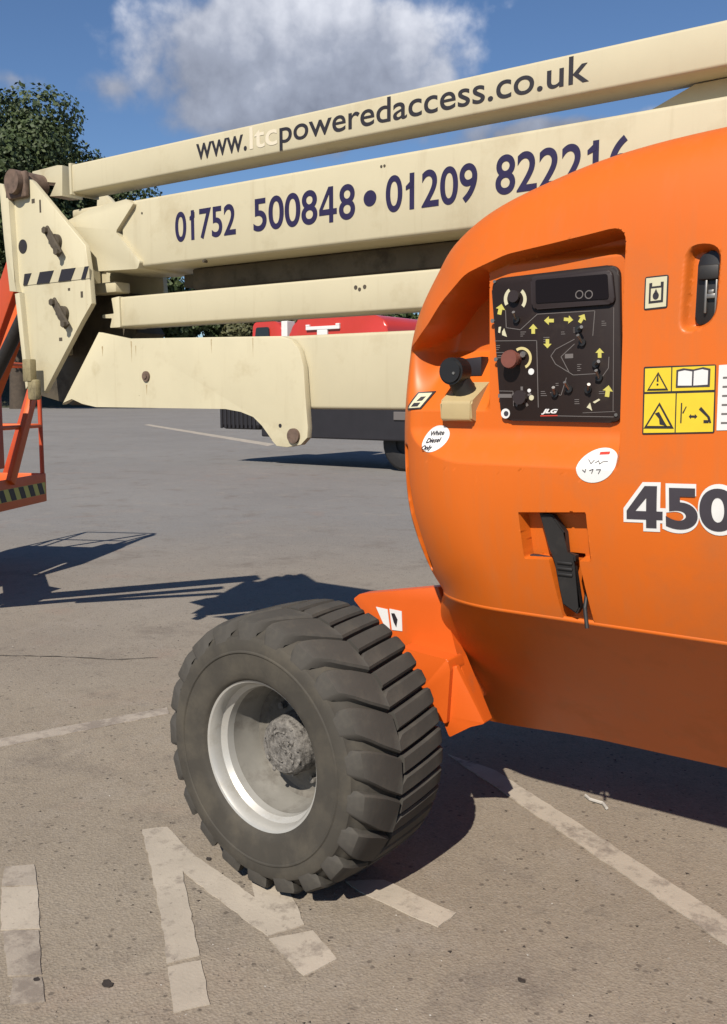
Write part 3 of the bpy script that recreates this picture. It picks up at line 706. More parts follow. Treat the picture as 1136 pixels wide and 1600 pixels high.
bm = BM(); add_prism(bm, xz([(609, 951), (628, 955), (629, 986), (613, 984)], .5), .4975, .4995); d2_ = obj('frame_decal', bm, M['white'], br)
bm = BM(); add_prism(bm, xz([(612, 958), (617, 958), (622, 968), (620, 980), (616, 972)], .5), .4965, .4974); obj('symbol', bm, M['ink'], d2_)
bm = BM(); add_rod(bm, (.06, .2, .43), (.06, .8, .43), .09, 20); obj('axle', bm, M['blackm'], lift, 40)

# ---------------------------------------------------------------- wheel
RO, WW, RR = .426, .382, .228
NL = 21
def tyre_wheel(loc, rot):
    bm = BM()
    add_lathe(bm, [(.012, RR), (.0, RR + .012), (.006, RR - .004), (.018, RR - .012), (.045, RR - .014), (.06, RR - .028), (.085, RR - .031)], 72)
    w = obj('wheel', bm, M['rim'], lift, 30, loc); w.rotation_euler = (0, 0, rot)
    bm = BM(); add_lathe(bm, [(.084, RR - .031), (.125, RR - .034), (.145, RR - .040), (.183, RR - .045)], 72); obj('rim_barrel', bm, M['barrel'], w, 35)
    bm = BM(); add_lathe(bm, [(.182, RR - .044), (.20, RR - .06), (.206, .13), (.196, .10), (.196, .04)], 64); obj('wheel_disc', bm, M['hub2'], w, 35)
    bm = BM()
    prof = [(.016, RR - .004), (-.004, RR + .006), (-.010, RR + .014), (-.012, RR + .03), (-.016, RR + .06), (-.017, RR + .10), (-.016, RR + .128), (-.010, RR + .137), (.004, RR + .142), (.012, RO - .045), (.03, RO - .032),
            (.08, RO - .027), (.19, RO - .025), (.30, RO - .027), (.352, RO - .032), (.372, RO - .05), (.385, RR + .10), (.385, RR + .03), (.36, RR - .004)]
    add_lathe(bm, prof, 120); obj('tyre', bm, M['sidewall'], w, 35)
    # planetary hub: ribbed, dirty
    bm = BM(); add_lathe(bm, [(.20, .098), (.14, .092), (.112, .088), (.098, .078), (.092, .05), (.096, .046), (.094, .001)], 40)
    for v in bm.verts:
        if v.co.y < .13: v.co += Vector((random.uniform(-1, 1), random.uniform(-1, 1), random.uniform(-1, 1))) * .0013
    for k in range(40):
        a, r_ = random.random() * 6.283, .078 * random.random() ** .5; q = Vector((r_ * math.cos(a), .093 + random.uniform(-.004, .004), r_ * math.sin(a)))
        bmesh.ops.create_icosphere(bm, subdivisions=1, radius=random.uniform(.004, .009), matrix=Matrix.Translation(q) @ Matrix.Diagonal((1, .4, random.uniform(.6, 1.4), 1)))
    obj('hub', bm, M['hub'], w, 30)
    for k in range(9):
        a = 2 * PI * k / 9 + .2; bm = BM(); add_rod(bm, (.125 * math.cos(a), .180, .125 * math.sin(a)), (.125 * math.cos(a), .206, .125 * math.sin(a)), .012, 6); obj('wheel_nut', bm, M['hub'], w, 30)
    bm = BM(); add_lathe(bm, [(-.0172, .315), (-.0205, .318), (-.0205, .3215), (-.0172, .325)], 120); obj('sidewall_rib', bm, M['sidewall'], w, 40)
    # tread lug: chevron bar, one arm split by a sipe
    per = 2 * PI / NL * RO
    def c_(q): return (.145 - q) / .145 * .078 if q < .145 else (q - .145) / .235 * .034
    def rt(q): return RO - .011 * ((q - .19) / .19) ** 2
    half = per * .455
    bm = BM()
    def loft(st):
        rings = []
        for (q, lo, hi, rtop, rbase) in st:
            ch = .0065; ring = []
            for (s_, r_) in ((lo - .004, rbase), (lo, rtop - ch), (lo + ch, rtop), (hi - ch, rtop), (hi, rtop - ch), (hi + .004, rbase)):
                a = s_ / RO; ring.append(bm.verts.new((r_ * math.cos(a), q, r_ * math.sin(a))))
            rings.append(ring)
        for A_, B_ in zip(rings, rings[1:]):
            for i in range(5): bm.faces.new((A_[i], A_[i + 1], B_[i + 1], B_[i]))
            bm.faces.new((A_[5], A_[0], B_[0], B_[5]))
        bm.faces.new(rings[0]); bm.faces.new(rings[-1][::-1])
    gap = .0095
    B = []
    # buttress down the outer shoulder
    for (q, r_, f) in ((-.0155, RO - .064, .50), (-.007, RO - .040, .62), (.000, RO - .020, .72), (.014, rt(.014) - .003, .80)):
        cc = c_(max(q, 0)); B.append((q, cc - half * f, cc + half * f, r_, r_ - .03))
    for q in (.04, .08, .12, .144):
        f = .80 + .17 * min(1, (q - .014) / .07); cc = c_(q); B.append((q, cc - half * f, cc + half * f, rt(q), RO - .045))
    B.append((.147, c_(.147) - half, c_(.147) - gap / 2 - .012, rt(.147), RO - .045))
    B.append((.165, c_(.165) - half, c_(.165) - gap / 2, rt(.165), RO - .045))
    for q in (.20, .26, .32, .352): B.append((q, c_(q) - half, c_(q) - gap / 2, rt(q), RO - .045))
    for (q, r_) in ((.370, RO - .018), (.384, RO - .055)): B.append((q, c_(q) - half * .94, c_(q) - gap, r_, r_ - .03))
    loft(B)
    A2 = [(q, c_(q) + gap / 2, c_(q) + half, rt(q), RO - .045) for q in (.157, .165, .20, .26, .32, .352)]
    A2 += [(q, c_(q) + gap, c_(q) + half * .94, r_, r_ - .03) for (q, r_) in ((.366, RO - .016), (.378, RO - .05))]
    loft(A2)
    # bridge joining the upper arm to the outer half
    bmesh.ops.recalc_face_normals(bm, faces=bm.faces)
    lug = obj('tread_lug', bm, M['rubber'], w, 30)
    for k in range(1, NL):
        o = lug.copy(); S.collection.objects.link(o); o.parent = w; o.rotation_euler = (0, -k * 2 * PI / NL, 0)
    return w
tyre_wheel((.068, -.136, RO), -.05)

# ---------------------------------------------------------------- hood (engine cowl) as one moulded skin
OUT = np.array([(.378, .888), (.352, .94), (.322, 1.03), (.298, 1.134), (.288, 1.25), (.284, 1.40), (.292, 1.53), (.310, 1.66), (.345, 1.765), (.405, 1.858), (.475, 1.938), (.60, 2.012), (.78, 2.070), (.983, 2.115), (1.25, 2.140), (1.7, 2.155), (2.6, 2.166)])
def resample(P, step):
    # smooth (Catmull-Rom) and resample
    Q = []
    Pp = np.vstack([2 * P[0] - P[1], P, 2 * P[-1] - P[-2]])
    for i in range(1, len(Pp) - 2):
        for t in np.linspace(0, 1, 24, endpoint=False):
            a, b, c, d = Pp[i - 1], Pp[i], Pp[i + 1], Pp[i + 2]
            Q.append(.5 * (2 * b + (c - a) * t + (2 * a - 5 * b + 4 * c - d) * t * t + (3 * b - 3 * c + d - a) * t ** 3))
    Q.append(P[-1]); Q = np.array(Q)
    s = np.r_[0, np.cumsum(np.linalg.norm(np.diff(Q, axis=0), axis=1))]; n = int(s[-1] / step)
    u = np.linspace(0, s[-1], n); return np.stack([np.interp(u, s, Q[:, 0]), np.interp(u, s, Q[:, 1])], 1)
OUTL = resample(OUT, .0055)
def seg_dist(X, Z, poly, closed):
    d = np.full(X.shape, 1e9); P = np.asarray(poly); n = len(P)
    for i in range(n if closed else n - 1):
        a, b = P[i], P[(i + 1) % n]; ab = b - a; L = (ab ** 2).sum() + 1e-12
        t = np.clip(((X - a[0]) * ab[0] + (Z - a[1]) * ab[1]) / L, 0, 1)
        d = np.minimum(d, np.hypot(X - a[0] - t * ab[0], Z - a[1] - t * ab[1]))
    return d
def inside(X, Z, poly):
    P = np.asarray(poly); c = np.zeros(X.shape, bool); n = len(P)
    for i in range(n):
        x1, z1 = P[i]; x2, z2 = P[(i + 1) % n]
        k = ((z1 > Z) != (z2 > Z)) & (X < (x2 - x1) * (Z - z1) / (z2 - z1 + 1e-12) + x1); c ^= k
    return c
def sdf(X, Z, poly): return np.where(inside(X, Z, poly), 1, -1) * seg_dist(X, Z, poly, True)
def sstep(a, b, x):
    t = np.clip((x - a) / (b - a), 0, 1); return t * t * (3 - 2 * t)
YF = .15
OUTC = OUTL[::3]
def hood_base(X, Z):
    d = seg_dist(X, Z, OUTC, False)
    a, b = .30, .21
    # fillet is broad at the front end, tighter along the top
    wide = sstep(2.13, 1.75, Z)
    aa = .16 + (a - .16) * wide; bb = .13 + (b - .13) * wide
    t = np.clip(d / aa, 0, 1); Y = YF + bb * (1 - np.sqrt(np.clip(1 - (1 - t) ** 2, 0, 1)))
    k = np.clip((1.30 - Z) / .42, 0, 1); Y = Y + .085 * k ** 2.0
    k2 = np.clip((Z - 1.7) / .45, 0, 1); Y = Y + .03 * k2 ** 2
    return Y, d
ALC = [(1.034, 1.908), (.943, 1.895), (.827, 1.880), (.704, 1.866), (.574, 1.826), (.492, 1.757), (.444, 1.697), (.38, 1.648), (.25, 1.60), (.10, 1.57), (.10, 1.30), (.6, 1.29), (1.037, 1.275)]
HOUS = [(.612, 1.99), (1.10, 1.99), (1.10, 1.2), (.640, 1.2), (.625, 1.40)]
ALC = rounded(ALC, [.045] + [.02] * 10 + [.0, .0, .0, .03][: max(0, len(ALC) - 11)], 5)
SLOT = rounded([(1.172, 1.635), (1.262, 1.66), (1.268, 1.845), (1.182, 1.85)], .06, 6)
SLOT2 = rounded([(1.205, 1.655), (1.262, 1.672), (1.264, 1.836), (1.208, 1.828)], .035, 6)
LAT = [(.758, 1.182), (.952, 1.196), (.962, 1.064), (.768, 1.052)]
CHN = [(.836, 1.09), (.925, 1.09), (.957, .86), (.868, .86)]
GRV = rounded([(.325, 1.350), (.352, 1.345), (.362, 1.22), (.415, .975), (.385, .955), (.335, 1.20)], .02, 4)
def hood_y(X, Z):
    base, dist = hood_base(X, Z); Y = base.copy()
    # pocket round the control panel
    m = sstep(-.002, .013, sdf(X, Z, ALC))
    floor_l = .372 - .235 * np.clip((1.625 - Z) / (1.625 - 1.37), 0, 1)
    h = sstep(-.004, .012, sdf(X, Z, HOUS))
    floor_h = .213 - .07 * sstep(1.405, 1.285, Z) + .03 * sstep(1.845, 1.875, Z)
    floor_l = np.maximum(floor_l, floor_h)
    fl = floor_l * (1 - h) + floor_h * h
    Y = Y + m * np.maximum(0, fl - Y) * sstep(.015, .13, dist)
    # latch window slot
    m = sstep(0, .016, sdf(X, Z, SLOT)); Y = Y + m * .035 * sstep(1.163, 1.21, X)
    # hold-down recess and the channel below it
    m = sstep(0, .008, sdf(X, Z, LAT)); Y = Y + m * .045
    m = sstep(0, .010, sdf(X, Z, CHN)); Y = Y + m * np.maximum(0, .052 - .6 * np.maximum(0, Z - 1.06)) * (Z < 1.075)
    m = sstep(-.004, .014, sdf(X, Z, GRV)); Y = Y + m * .05
    return Y
g1 = np.linspace(0, 1, 300)
cols = np.r_[g1 * .50, .50 + np.linspace(0, 1, 22)[1:] * .50]     # first half holds the detail
rowsP = [p for p in OUTL if p[0] < 2.0]
Xg, Zg = [], []
z_list = []; x_list = []
zs_low = np.arange(.888, 2.168, .0042)
rx = np.interp(zs_low, OUTL[:, 1], OUTL[:, 0])
top_pts = OUTL[OUTL[:, 1] > 2.0]
rows = [(x, z) for x, z in zip(rx, zs_low) if z < 2.0] + [(x, z) for x, z in top_pts[::2] if x < 2.4]
XR = 2.42
Xg = np.array([[x + (XR - x) * c for c in cols] for x, z in rows]); Zg = np.array([[z] * len(cols) for x, z in rows])
def snap(poly, off, reach=.0026):
    global Xg, Zg
    s = sdf(Xg, Zg, poly) - off; e_ = 5e-4
    gx = (sdf(Xg + e_, Zg, poly) - off - s) / e_; gz = (sdf(Xg, Zg + e_, poly) - off - s) / e_
    k = (np.abs(s) < reach); k[:, 0] = False; k[0, :] = False
    Xg = np.where(k, Xg - s * gx, Xg); Zg = np.where(k, Zg - s * gz, Zg)
for poly, offs in ((ALC, (-.002, .013)), (HOUS, (-.004, .012)), (SLOT, (0., .016)), (LAT, (0., .008)), (CHN, (0., .010))):
    for o_ in offs: snap(poly, o_)
Yg = hood_y(Xg, Zg)
nr, nc = Xg.shape
V = np.stack([Xg, Yg, Zg], 2).reshape(-1, 3)
idx = np.arange(nr * nc).reshape(nr, nc)
Fq = np.stack([idx[:-1, :-1], idx[:-1, 1:], idx[1:, 1:], idx[1:, :-1]], 2).reshape(-1, 4)
V = list(map(tuple, V)); Fq = list(map(tuple, Fq))
YBK = .80
bl = [len(V) + i for i in range(nr)]; V += [(Xg[i, 0], YBK, Zg[i, 0]) for i in range(nr)]            # back of the outline
for i in range(nr - 1): Fq.append((idx[i, 0], idx[i + 1, 0], bl[i + 1], bl[i]))
tb_ = [len(V) + j for j in range(nc)]; V += [(Xg[-1, j], YBK, Zg[-1, j]) for j in range(nc)]
for j in range(nc - 1): Fq.append((idx[-1, j], idx[-1, j + 1], tb_[j + 1], tb_[j]))
rb = [len(V) + i for i in range(nr)]; V += [(XR, YBK, Zg[i, -1]) for i in range(nr)]
for i in range(nr - 1): Fq.append((idx[i + 1, -1], idx[i, -1], rb[i], rb[i + 1]))
Fq.append(tuple(bl) + tuple(tb_[1:]) + tuple(rb[::-1][1:]))
me = bpy.data.meshes.new('hood'); me.from_pydata(V, [], Fq); me.update()
me.polygons.foreach_set('use_smooth', [True] * len(me.polygons)); me.set_sharp_from_angle(angle=math.radians(50))
hood = link('hood', me, M['orange'], lift)

# lip bead under the hood and the skirt that tucks in below it
lip = [Vector((Xg[0, j], float(Yg[0, j]) if not (.82 < Xg[0, j] < .98) else float(hood_base(np.array([Xg[0, j]]), np.array([.888]))[0][0]), .888)) for j in range(0, nc, 2)]
back = [Vector((lip[0].x + .0, y, .888)) for y in np.linspace(YBK, lip[0].y + .02, 8)]
edge = back + lip
bm = BM(); cols_ = []
NS = 22
for p in edge:
    col = []
    left = 1 - sstep(.40, .75, np.array([p.x]))[0]
    yend = p.y + .62 * (1 - min(1, max(0, (p.y - .235) / .62)))
    for k in range(NS + 1):
        t = k / NS
        y_ = p.y + (yend - p.y) * (.085 + .915 * t)
        col.append(bm.verts.new((p.x - left * (.095 * math.sin(PI * (t * .9) ** .7) + .062 * t), y_, p.z + .006 - t * (.565 + .022 * left))))
    cols_.append(col)
for a, b in zip(cols_, cols_[1:]):
    for k in range(NS): bm.faces.new((a[k], b[k], b[k + 1], a[k + 1]))
obj('skirt', bm, M['orange'], lift, 60)
bm = BM()       # rolled lip
ring_prev = None
for p in edge:
    ring = [bm.verts.new(p + Vector((0, .004 + .006 * math.cos(a), -.001 + .008 * math.sin(a)))) for a in np.linspace(0, 2 * PI, 9)[:-1]]
    if ring_prev:
        for k in range(8): bm.faces.new((ring_prev[k], ring_prev[(k + 1) % 8], ring[(k + 1) % 8], ring[k]))
    ring_prev = ring
obj('hood_lip', bm, M['orange'], lift, 180)

# far-side hood, simple mirror of the outline
bm = BM(); add_prism(bm, [(x, z) for x, z in OUTL[::8] if x < 2.3] + [(2.42, 2.16), (2.42, .89)], 1.45, 1.95, .05); obj('far_hood', bm, M['orange'], lift, 40)

# ---------------------------------------------------------------- things fixed to the hood
def hy(x, z): return float(hood_y(np.array([x]), np.array([z]))[0])
def wrap(me, off):
    """lay a flat X-Z mesh on the hood skin"""
    co = np.array([v.co[:] for v in me.vertices]); y = hood_y(co[:, 0], co[:, 2]); co[:, 1] = y - off + co[:, 1]
    me.vertices.foreach_set('co', co.ravel()); me.update()
def patch(name, pts, off, m, parent, cell=.007):
    """flat sticker of outline pts laid on the hood"""
    bm = BM(); bm.faces.new([bm.verts.new((x, 0, z)) for x, z in pts])
    xs = [p[0] for p in pts]; zs_ = [p[1] for p in pts]
    for lo, hi, ax in ((min(xs), max(xs), 0), (min(zs_), max(zs_), 2)):
        n = int((hi - lo) / cell)
        for k in range(1, n + 1):
            c = lo + (hi - lo) * k / (n + 1); co = [0, 0, 0]; co[ax] = c; no = [0, 0, 0]; no[ax] = 1
            bmesh.ops.bisect_plane(bm, geom=bm.verts[:] + bm.edges[:] + bm.faces[:], plane_co=co, plane_no=no)
    me = bpy.data.meshes.new(name); bm.to_mesh(me); bm.free()
    wrap(me, off); solidify(me, .0008); return link(name, me, m, parent)
def oval(c, a, b, tilt, n=36):
    return [(c[0] + a * math.cos(t) * math.cos(tilt) - b * math.sin(t) * math.sin(tilt), c[1] + a * math.cos(t) * math.sin(tilt) + b * math.sin(t) * math.cos(tilt)) for t in np.linspace(0, 2 * PI, n, endpoint=False)]
def htext(s, x0, z0, w, h, off, m, parent, bold=0., rot=0., shear=0., ref='H'):
    me = text_mesh(s, h, w, bold, ref, shear)
    co = np.array([v.co[:] for v in me.vertices]); ca, sa = math.cos(rot), math.sin(rot)
    x = x0 + co[:, 0] * ca - co[:, 2] * sa; z = z0 + co[:, 0] * sa + co[:, 2] * ca
    me.vertices.foreach_set('co', np.stack([x, np.zeros(len(x)), z], 1).ravel()); wrap(me, off); solidify(me, .0006); return link('lettering', me, m, parent)

# model number in charcoal with a pale outline
num = htext('50', 1.153, 1.160, .186, .124, .0016, M['white'], lift, .052, .03, 0., '0'); num.name = 'model_number'
htext('50', 1.162, 1.1705, .168, .103, .0030, M['inkgrey'], num, .034, .03, 0., '0')
patch('numeral_counter', oval((1.2915, 1.224), .020, .040, -.03), .0012, M['white'], num)
f4 = lambda x, z: (1.062 + .094 * x, 1.1665 + .105 * z + .004 * x)
patch('numeral_outline', [f4(*q) for q in ((.45, -.09), (.90, -.09), (.90, .12), (1.06, .12), (1.06, .48), (.90, .48), (.90, 1.09), (.42, 1.09), (-.09, .46), (-.09, .12), (.45, .12))], .0016, M['white'], num)
for q in ([(.53, 0), (.81, 0), (.81, 1), (.53, 1)], [(0, .20), (.53, .20), (.53, .40), (0, .40)], [(.81, .20), (.97, .20), (.97, .40), (.81, .40)], [(0, .40), (.24, .40), (.53, .72), (.53, 1), (.48, 1)]):
    patch('numeral_stroke', [f4(*p) for p in q], .0030, M['inkgrey'], num)

# round stickers
s1 = patch('fuel_sticker', oval((.470, 1.371), .043, .036, .55), .0018, M['white'], lift)
for k, (t_, w_) in enumerate((('White', .050), ('Diesel', .052), ('Only', .038))):
    htext(t_, .449 - .006 * k, 1.379 - .0205 * k, w_ * .9, .0130, .0055, M['ink'], s1, .008, .10, .25)
s2 = patch('inspection_sticker', oval((.977, 1.318), .054, .042, .42), .0018, M['white'], lift)
patch('red_mark', [(.976, 1.3445), (1.002, 1.3465), (1.002, 1.3535), (.976, 1.3515)], .0026, M['redprint'], s2)
for P in ([(.952, 1.332), (.962, 1.322), (.968, 1.331)], [(.972, 1.324), (.98, 1.330), (.985, 1.322), (.992, 1.328), (1.005, 1.329)], [(.943, 1.306), (.95, 1.300), (.952, 1.309)], [(.962, 1.305), (.972, 1.309), (.968, 1.298)], [(.98, 1.308), (.992, 1.309), (.986, 1.298)]):
    bm = BM(); add_path(bm, [Vector((x, hy(x, z) - .003, z)) for x, z in P], .0009, 6); obj('pen_stroke', bm, M['inkgrey'], s2)

# fuel pictogram
fu = patch('fuel_decal', rounded([(1.089, 1.701), (1.147, 1.704), (1.147, 1.782), (1.089, 1.780)], .006, 3), .0018, M['ink'], lift)
patch('border', [(1.0925, 1.7045), (1.1435, 1.7075), (1.1435, 1.7785), (1.0925, 1.7765)], .0028, M['pale'], fu)
patch('symbol', [(1.101, 1.716), (1.136, 1.718), (1.136, 1.766), (1.129, 1.766), (1.129, 1.757), (1.108, 1.756), (1.108, 1.765), (1.101, 1.764)], .0036, M['ink'], fu)
patch('symbol', [(1.106, 1.7215), (1.131, 1.723), (1.131, 1.752), (1.106, 1.751)], .0044, M['pale'], fu)
patch('symbol', oval((1.1185, 1.7335), .0075, .009, 0, 14) , .0052, M['ink'], fu)
patch('symbol', [(1.1125, 1.737), (1.1245, 1.737), (1.1185, 1.750)], .0052, M['ink'], fu)

# warning decal
wd_ = patch('warning_decal', rounded([(1.096, 1.400), (1.270, 1.408), (1.267, 1.568), (1.094, 1.565)], .004, 2), .0018, M['ink'], lift)
cells = {'a': [(1.099, 1.504), (1.163, 1.506), (1.162, 1.5625), (1.098, 1.5605)], 'b': [(1.166, 1.506), (1.2655, 1.509), (1.2645, 1.565), (1.165, 1.5625)],
         'c': [(1.0995, 1.404), (1.176, 1.407), (1.175, 1.5005), (1.099, 1.4985)], 'd': [(1.179, 1.407), (1.2665, 1.411), (1.2655, 1.503), (1.178, 1.5005)]}
for c in cells.values(): patch('yellow_cell', c, .0028, M['warn'], wd_)
def tri(cx_, cz_, s_, o=0.): return [(cx_ - s_ * .58, cz_ - s_ * .42 + o), (cx_ + s_ * .58, cz_ - s_ * .40 + o), (cx_, cz_ + s_ * .58 + o)]
for (cx_, cz_, s_) in ((1.131, 1.526, .045), (1.137, 1.442, .064)):
    patch('symbol', tri(cx_, cz_, s_), .0038, M['ink'], wd_); patch('symbol', tri(cx_, cz_, s_ * .76), .0048, M['warn'], wd_)
patch('symbol', [(1.1288, 1.529), (1.1332, 1.529), (1.1322, 1.545), (1.1298, 1.545)], .0058, M['ink'], wd_)
patch('symbol', oval((1.131, 1.522), .0025, .0025, 0, 10), .0058, M['ink'], wd_)
patch('symbol', [(1.127, 1.452), (1.137, 1.456), (1.150, 1.434), (1.158, 1.422), (1.140, 1.426), (1.138, 1.440)], .0058, M['ink'], wd_)
patch('symbol', [(1.175, 1.514), (1.255, 1.516), (1.255, 1.558), (1.238, 1.562), (1.215, 1.557), (1.192, 1.560), (1.175, 1.556)], .0038, M['inkgrey'], wd_)
patch('symbol', [(1.180, 1.519), (1.213, 1.519), (1.213, 1.552), (1.195, 1.555), (1.180, 1.552)], .0048, M['white'], wd_)
patch('symbol', [(1.217, 1.519), (1.250, 1.521), (1.250, 1.554), (1.236, 1.557), (1.217, 1.553)], .0048, M['white'], wd_)
patch('symbol', [(1.189, 1.43), (1.192, 1.43), (1.192, 1.478), (1.189, 1.478)], .0038, M['ink'], wd_)
patch('symbol', [(1.193, 1.454), (1.201, 1.470), (1.203, 1.469), (1.196, 1.453)], .0038, M['ink'], wd_)
patch('symbol', [(1.209, 1.446), (1.214, 1.440), (1.214, 1.4435), (1.223, 1.4435), (1.223, 1.440), (1.229, 1.446), (1.223, 1.452), (1.223, 1.4485), (1.214, 1.4485), (1.214, 1.452)], .0038, M['ink'], wd_)
patch('symbol', [(1.232, 1.463), (1.237, 1.469), (1.258, 1.446), (1.262, 1.432), (1.258, 1.431), (1.252, 1.445)], .0038, M['ink'], wd_)
patch('symbol', [(1.244, 1.431), (1.256, 1.431), (1.256, 1.438), (1.244, 1.438)], .0038, M['ink'], wd_)
wt = patch('white_decal', [(1.2745, 1.414), (1.36, 1.418), (1.358, 1.57), (1.2735, 1.566)], .0018, M['white'], lift)
for k in range(6): patch('print_line', [(1.284, 1.43 + k * .021), (1.35, 1.432 + k * .021), (1.35, 1.436 + k * .021), (1.284, 1.434 + k * .021)], .0028, M['grey_print'], wt)

# slot latch
bm = BM(); ys_ = YF + .030; add_prism(bm, SLOT2, ys_ - .006, ys_ + .03, .003); hl = obj('hood_latch', bm, M['black'], lift, 40)
bm = BM()
for (a, b, c, d) in ((1.228, 1.2335, 1.688, 1.765), (1.252, 1.2565, 1.680, 1.765), (1.233, 1.2525, 1.722, 1.733), (1.2365, 1.249, 1.733, 1.742)): add_box(bm, a, b, ys_ - .016, ys_ - .004, c, d, .0015)
obj('latch_wire', bm, M['steel'], hl, 40)
bm = BM(); add_box(bm, 1.212, 1.26, ys_ - .02, ys_ - .004, 1.765, 1.80, .006); obj('latch_pad', bm, M['blackm'], hl, 40)

# rubber hold-down strap hanging in its recess
bm = BM(); y0 = hy(.87, 1.12) - .005
st = [(.812, 1.181, .0), (.850, 1.18, .0), (.884, 1.135, .0), (.888, 1.078, .0), (.912, 1.074, 0), (.912, 1.058, 0), (.906, 1.05, 0), (.922, .930, 0), (.912, .912, 0), (.872, .935, 0), (.864, .99, 0), (.858, 1.05, 0), (.846, 1.072, 0), (.838, 1.09, 0)]
sy_ = lambda z: .210 - .035 * (z - .912) / .27
a_ = [bm.verts.new((x, sy_(z) - .004, z)) for x, z, _ in st]; b_ = [bm.verts.new((x, sy_(z) + .022, z)) for x, z, _ in st]
n_ = len(st); bm.faces.new(a_); bm.faces.new(b_[::-1])
for i in range(n_): bm.faces.new((a_[i], b_[i], b_[(i + 1) % n_], a_[(i + 1) % n_]))
bm.faces.ensure_lookup_table(); bmesh.ops.bevel(bm, geom=list(bm.faces[0].edges), offset=.004, segments=2, affect='EDGES')
stp = obj('hold_down_strap', bm, M['blackm'], lift, 40)
bm = BM()
for z in (1.052, 1.036, 1.02): add_box(bm, .862, .905, sy_(z) - .009, sy_(z) - .003, z - .004, z + .003, .002)
obj('strap_rib', bm, M['blackm'], stp, 40)
bm = BM(); add_path(bm, [Vector((.925, hy(.90, .95) - .012, .99)), Vector((.932, .215, .93)), Vector((.944, .205, .878))], .006, 8); obj('strap_cord', bm, M['blackm'], stp, 60)
bm = BM(); add_box(bm, .772, .842, hy(.80, 1.06) - .012, hy(.80, 1.06) + .01, 1.056, 1.0615, .002); obj('strap_slot', bm, M['ink'], stp)

# ---------------------------------------------------------------- control panel
YP = .200
def pp(pts, Y=YP): return xz([(750 + x / 4.733, 400 + y / 4.733) for x, y in pts], Y)
bm = BM()
add_prism(bm, rounded(xz([(767, 436), (968, 412), (972, 661), (783, 657)], YP), .032, 6), YP, YP + .03, .006)
pan = obj('control_panel', bm, M['panel'], lift, 40)
def flat(name, pts, m, off=.0012, th=.0012, bev=0.):
    bm = BM(); add_prism(bm, pp(pts), YP - off, YP - off + th, bev); return obj(name, bm, m, pan, 40)
bm = BM(); add_prism(bm, rounded(pp([(385, 150), (985, 100), (1010, 355), (395, 400)]), .016, 5), YP - .010, YP + .004, .004); obj('display_bezel', bm, M['panelrim'], pan, 40)
bm = BM(); add_prism(bm, rounded(pp([(425, 180), (955, 135), (965, 318), (428, 352)]), .006, 3), YP - .0125, YP - .0098); dsp = obj('display_window', bm, M['glass'], pan, 40)
for cx_ in (750, 820):
    bm = BM(); q = pp([(cx_, 288)])[0]; add_lathe(bm, [(0, .0085), (-.001, .0085), (-.001, .011), (0, .011)], 20, closed=True)
    obj('display_mark', bm, M['grey_print'], pan, loc=(q[0], YP - .0126, q[1]))
def arrow(cx_, cy_, ang, s=1., m='yellow'):
    s *= .88; a = math.radians(ang); P = [(0, -42), (36, -2), (15, -2), (15, 40), (-15, 40), (-15, -2), (-36, -2)]
    flat('arrow', [(cx_ + s * (x * math.cos(a) - y * math.sin(a)), cy_ + s * (x * math.sin(a) + y * math.cos(a))) for x, y in P], M[m])
for q in ((152, 395, 12, 1.1), (395, 540, 0, 1.0), (512, 478, -90, 1.), (655, 470, 95, .95), (755, 462, 30, 1.), (500, 648, 180, .95), (886, 718, 0, 1.), (946, 1000, 8, 1.2)): arrow(*q)
for (cx_, cy_, a0, a1, r0, r1, m) in ((310, 755, -125, 65, 74, 56, 'ringy'), (262, 320, 150, 235, 84, 60, 'pale'), (262, 320, -50, 40, 84, 60, 'pale')):
    P = [(cx_ + r0 * math.cos(math.radians(t)), cy_ + r0 * 1.12 * math.sin(math.radians(t))) for t in np.linspace(a0, a1, 14)] + [(cx_ + r1 * math.cos(math.radians(t)), cy_ + r1 * 1.12 * math.sin(math.radians(t))) for t in np.linspace(a1, a0, 14)]
    flat('dial_print', P, M[m])
def line(pts, w=5, m='grey_print'):
    for (x0, y0), (x1, y1) in zip(pts, pts[1:]):
        L_ = math.hypot(x1 - x0, y1 - y0); nx_, ny_ = -(y1 - y0) / L_ * w / 2, (x1 - x0) / L_ * w / 2
        flat('printed_line', [(x0 + nx_, y0 + ny_), (x1 + nx_, y1 + ny_), (x1 - nx_, y1 - ny_), (x0 - nx_, y0 - ny_)], M[m], .0008, .0008)
line([(190, 400), (195, 530), (300, 545), (425, 430), (850, 405), (835, 590)]); line([(110, 628), (420, 625), (432, 1120)]); line([(120, 715), (240, 712)])
line([(700, 615), (560, 690), (525, 740), (560, 800), (690, 880), (860, 870)]); line([(700, 650), (600, 745), (660, 860)]); line([(955, 745), (950, 830), (900, 900)])
line([(640, 900), (600, 1030), (520, 1010)]); line([(560, 1182), (990, 1190)]); line([(140, 998), (245, 1000), (250, 1110)]); line([(990, 380), (985, 1150)], 4); line([(1000, 1150), (760, 1160)], 4)
for (x, y, n) in ((470, 600, 3), (600, 560, 2), (690, 530, 3), (120, 660, 3), (130, 735, 2), (450, 1000, 3), (700, 1060, 3), (880, 1000, 2), (720, 800, 4), (560, 940, 2), (900, 480, 3), (300, 560, 3)):
    for k in range(n):
        w_ = random.uniform(18, 46); flat('print_dash', [(x, y + 15 * k), (x + w_, y + 15 * k - 1), (x + w_, y + 15 * k + 4), (x, y + 15 * k + 5)], M['grey_print'], .0006, .0006)
for q in ((110, 190), (1008, 1175)):
    c_ = pp([q])[0]; bm = BM(); add_rod(bm, (c_[0], YP - .003, c_[1]), (c_[0], YP, c_[1]), .0045, 10); obj('screw', bm, M['steel'], pan, 40)
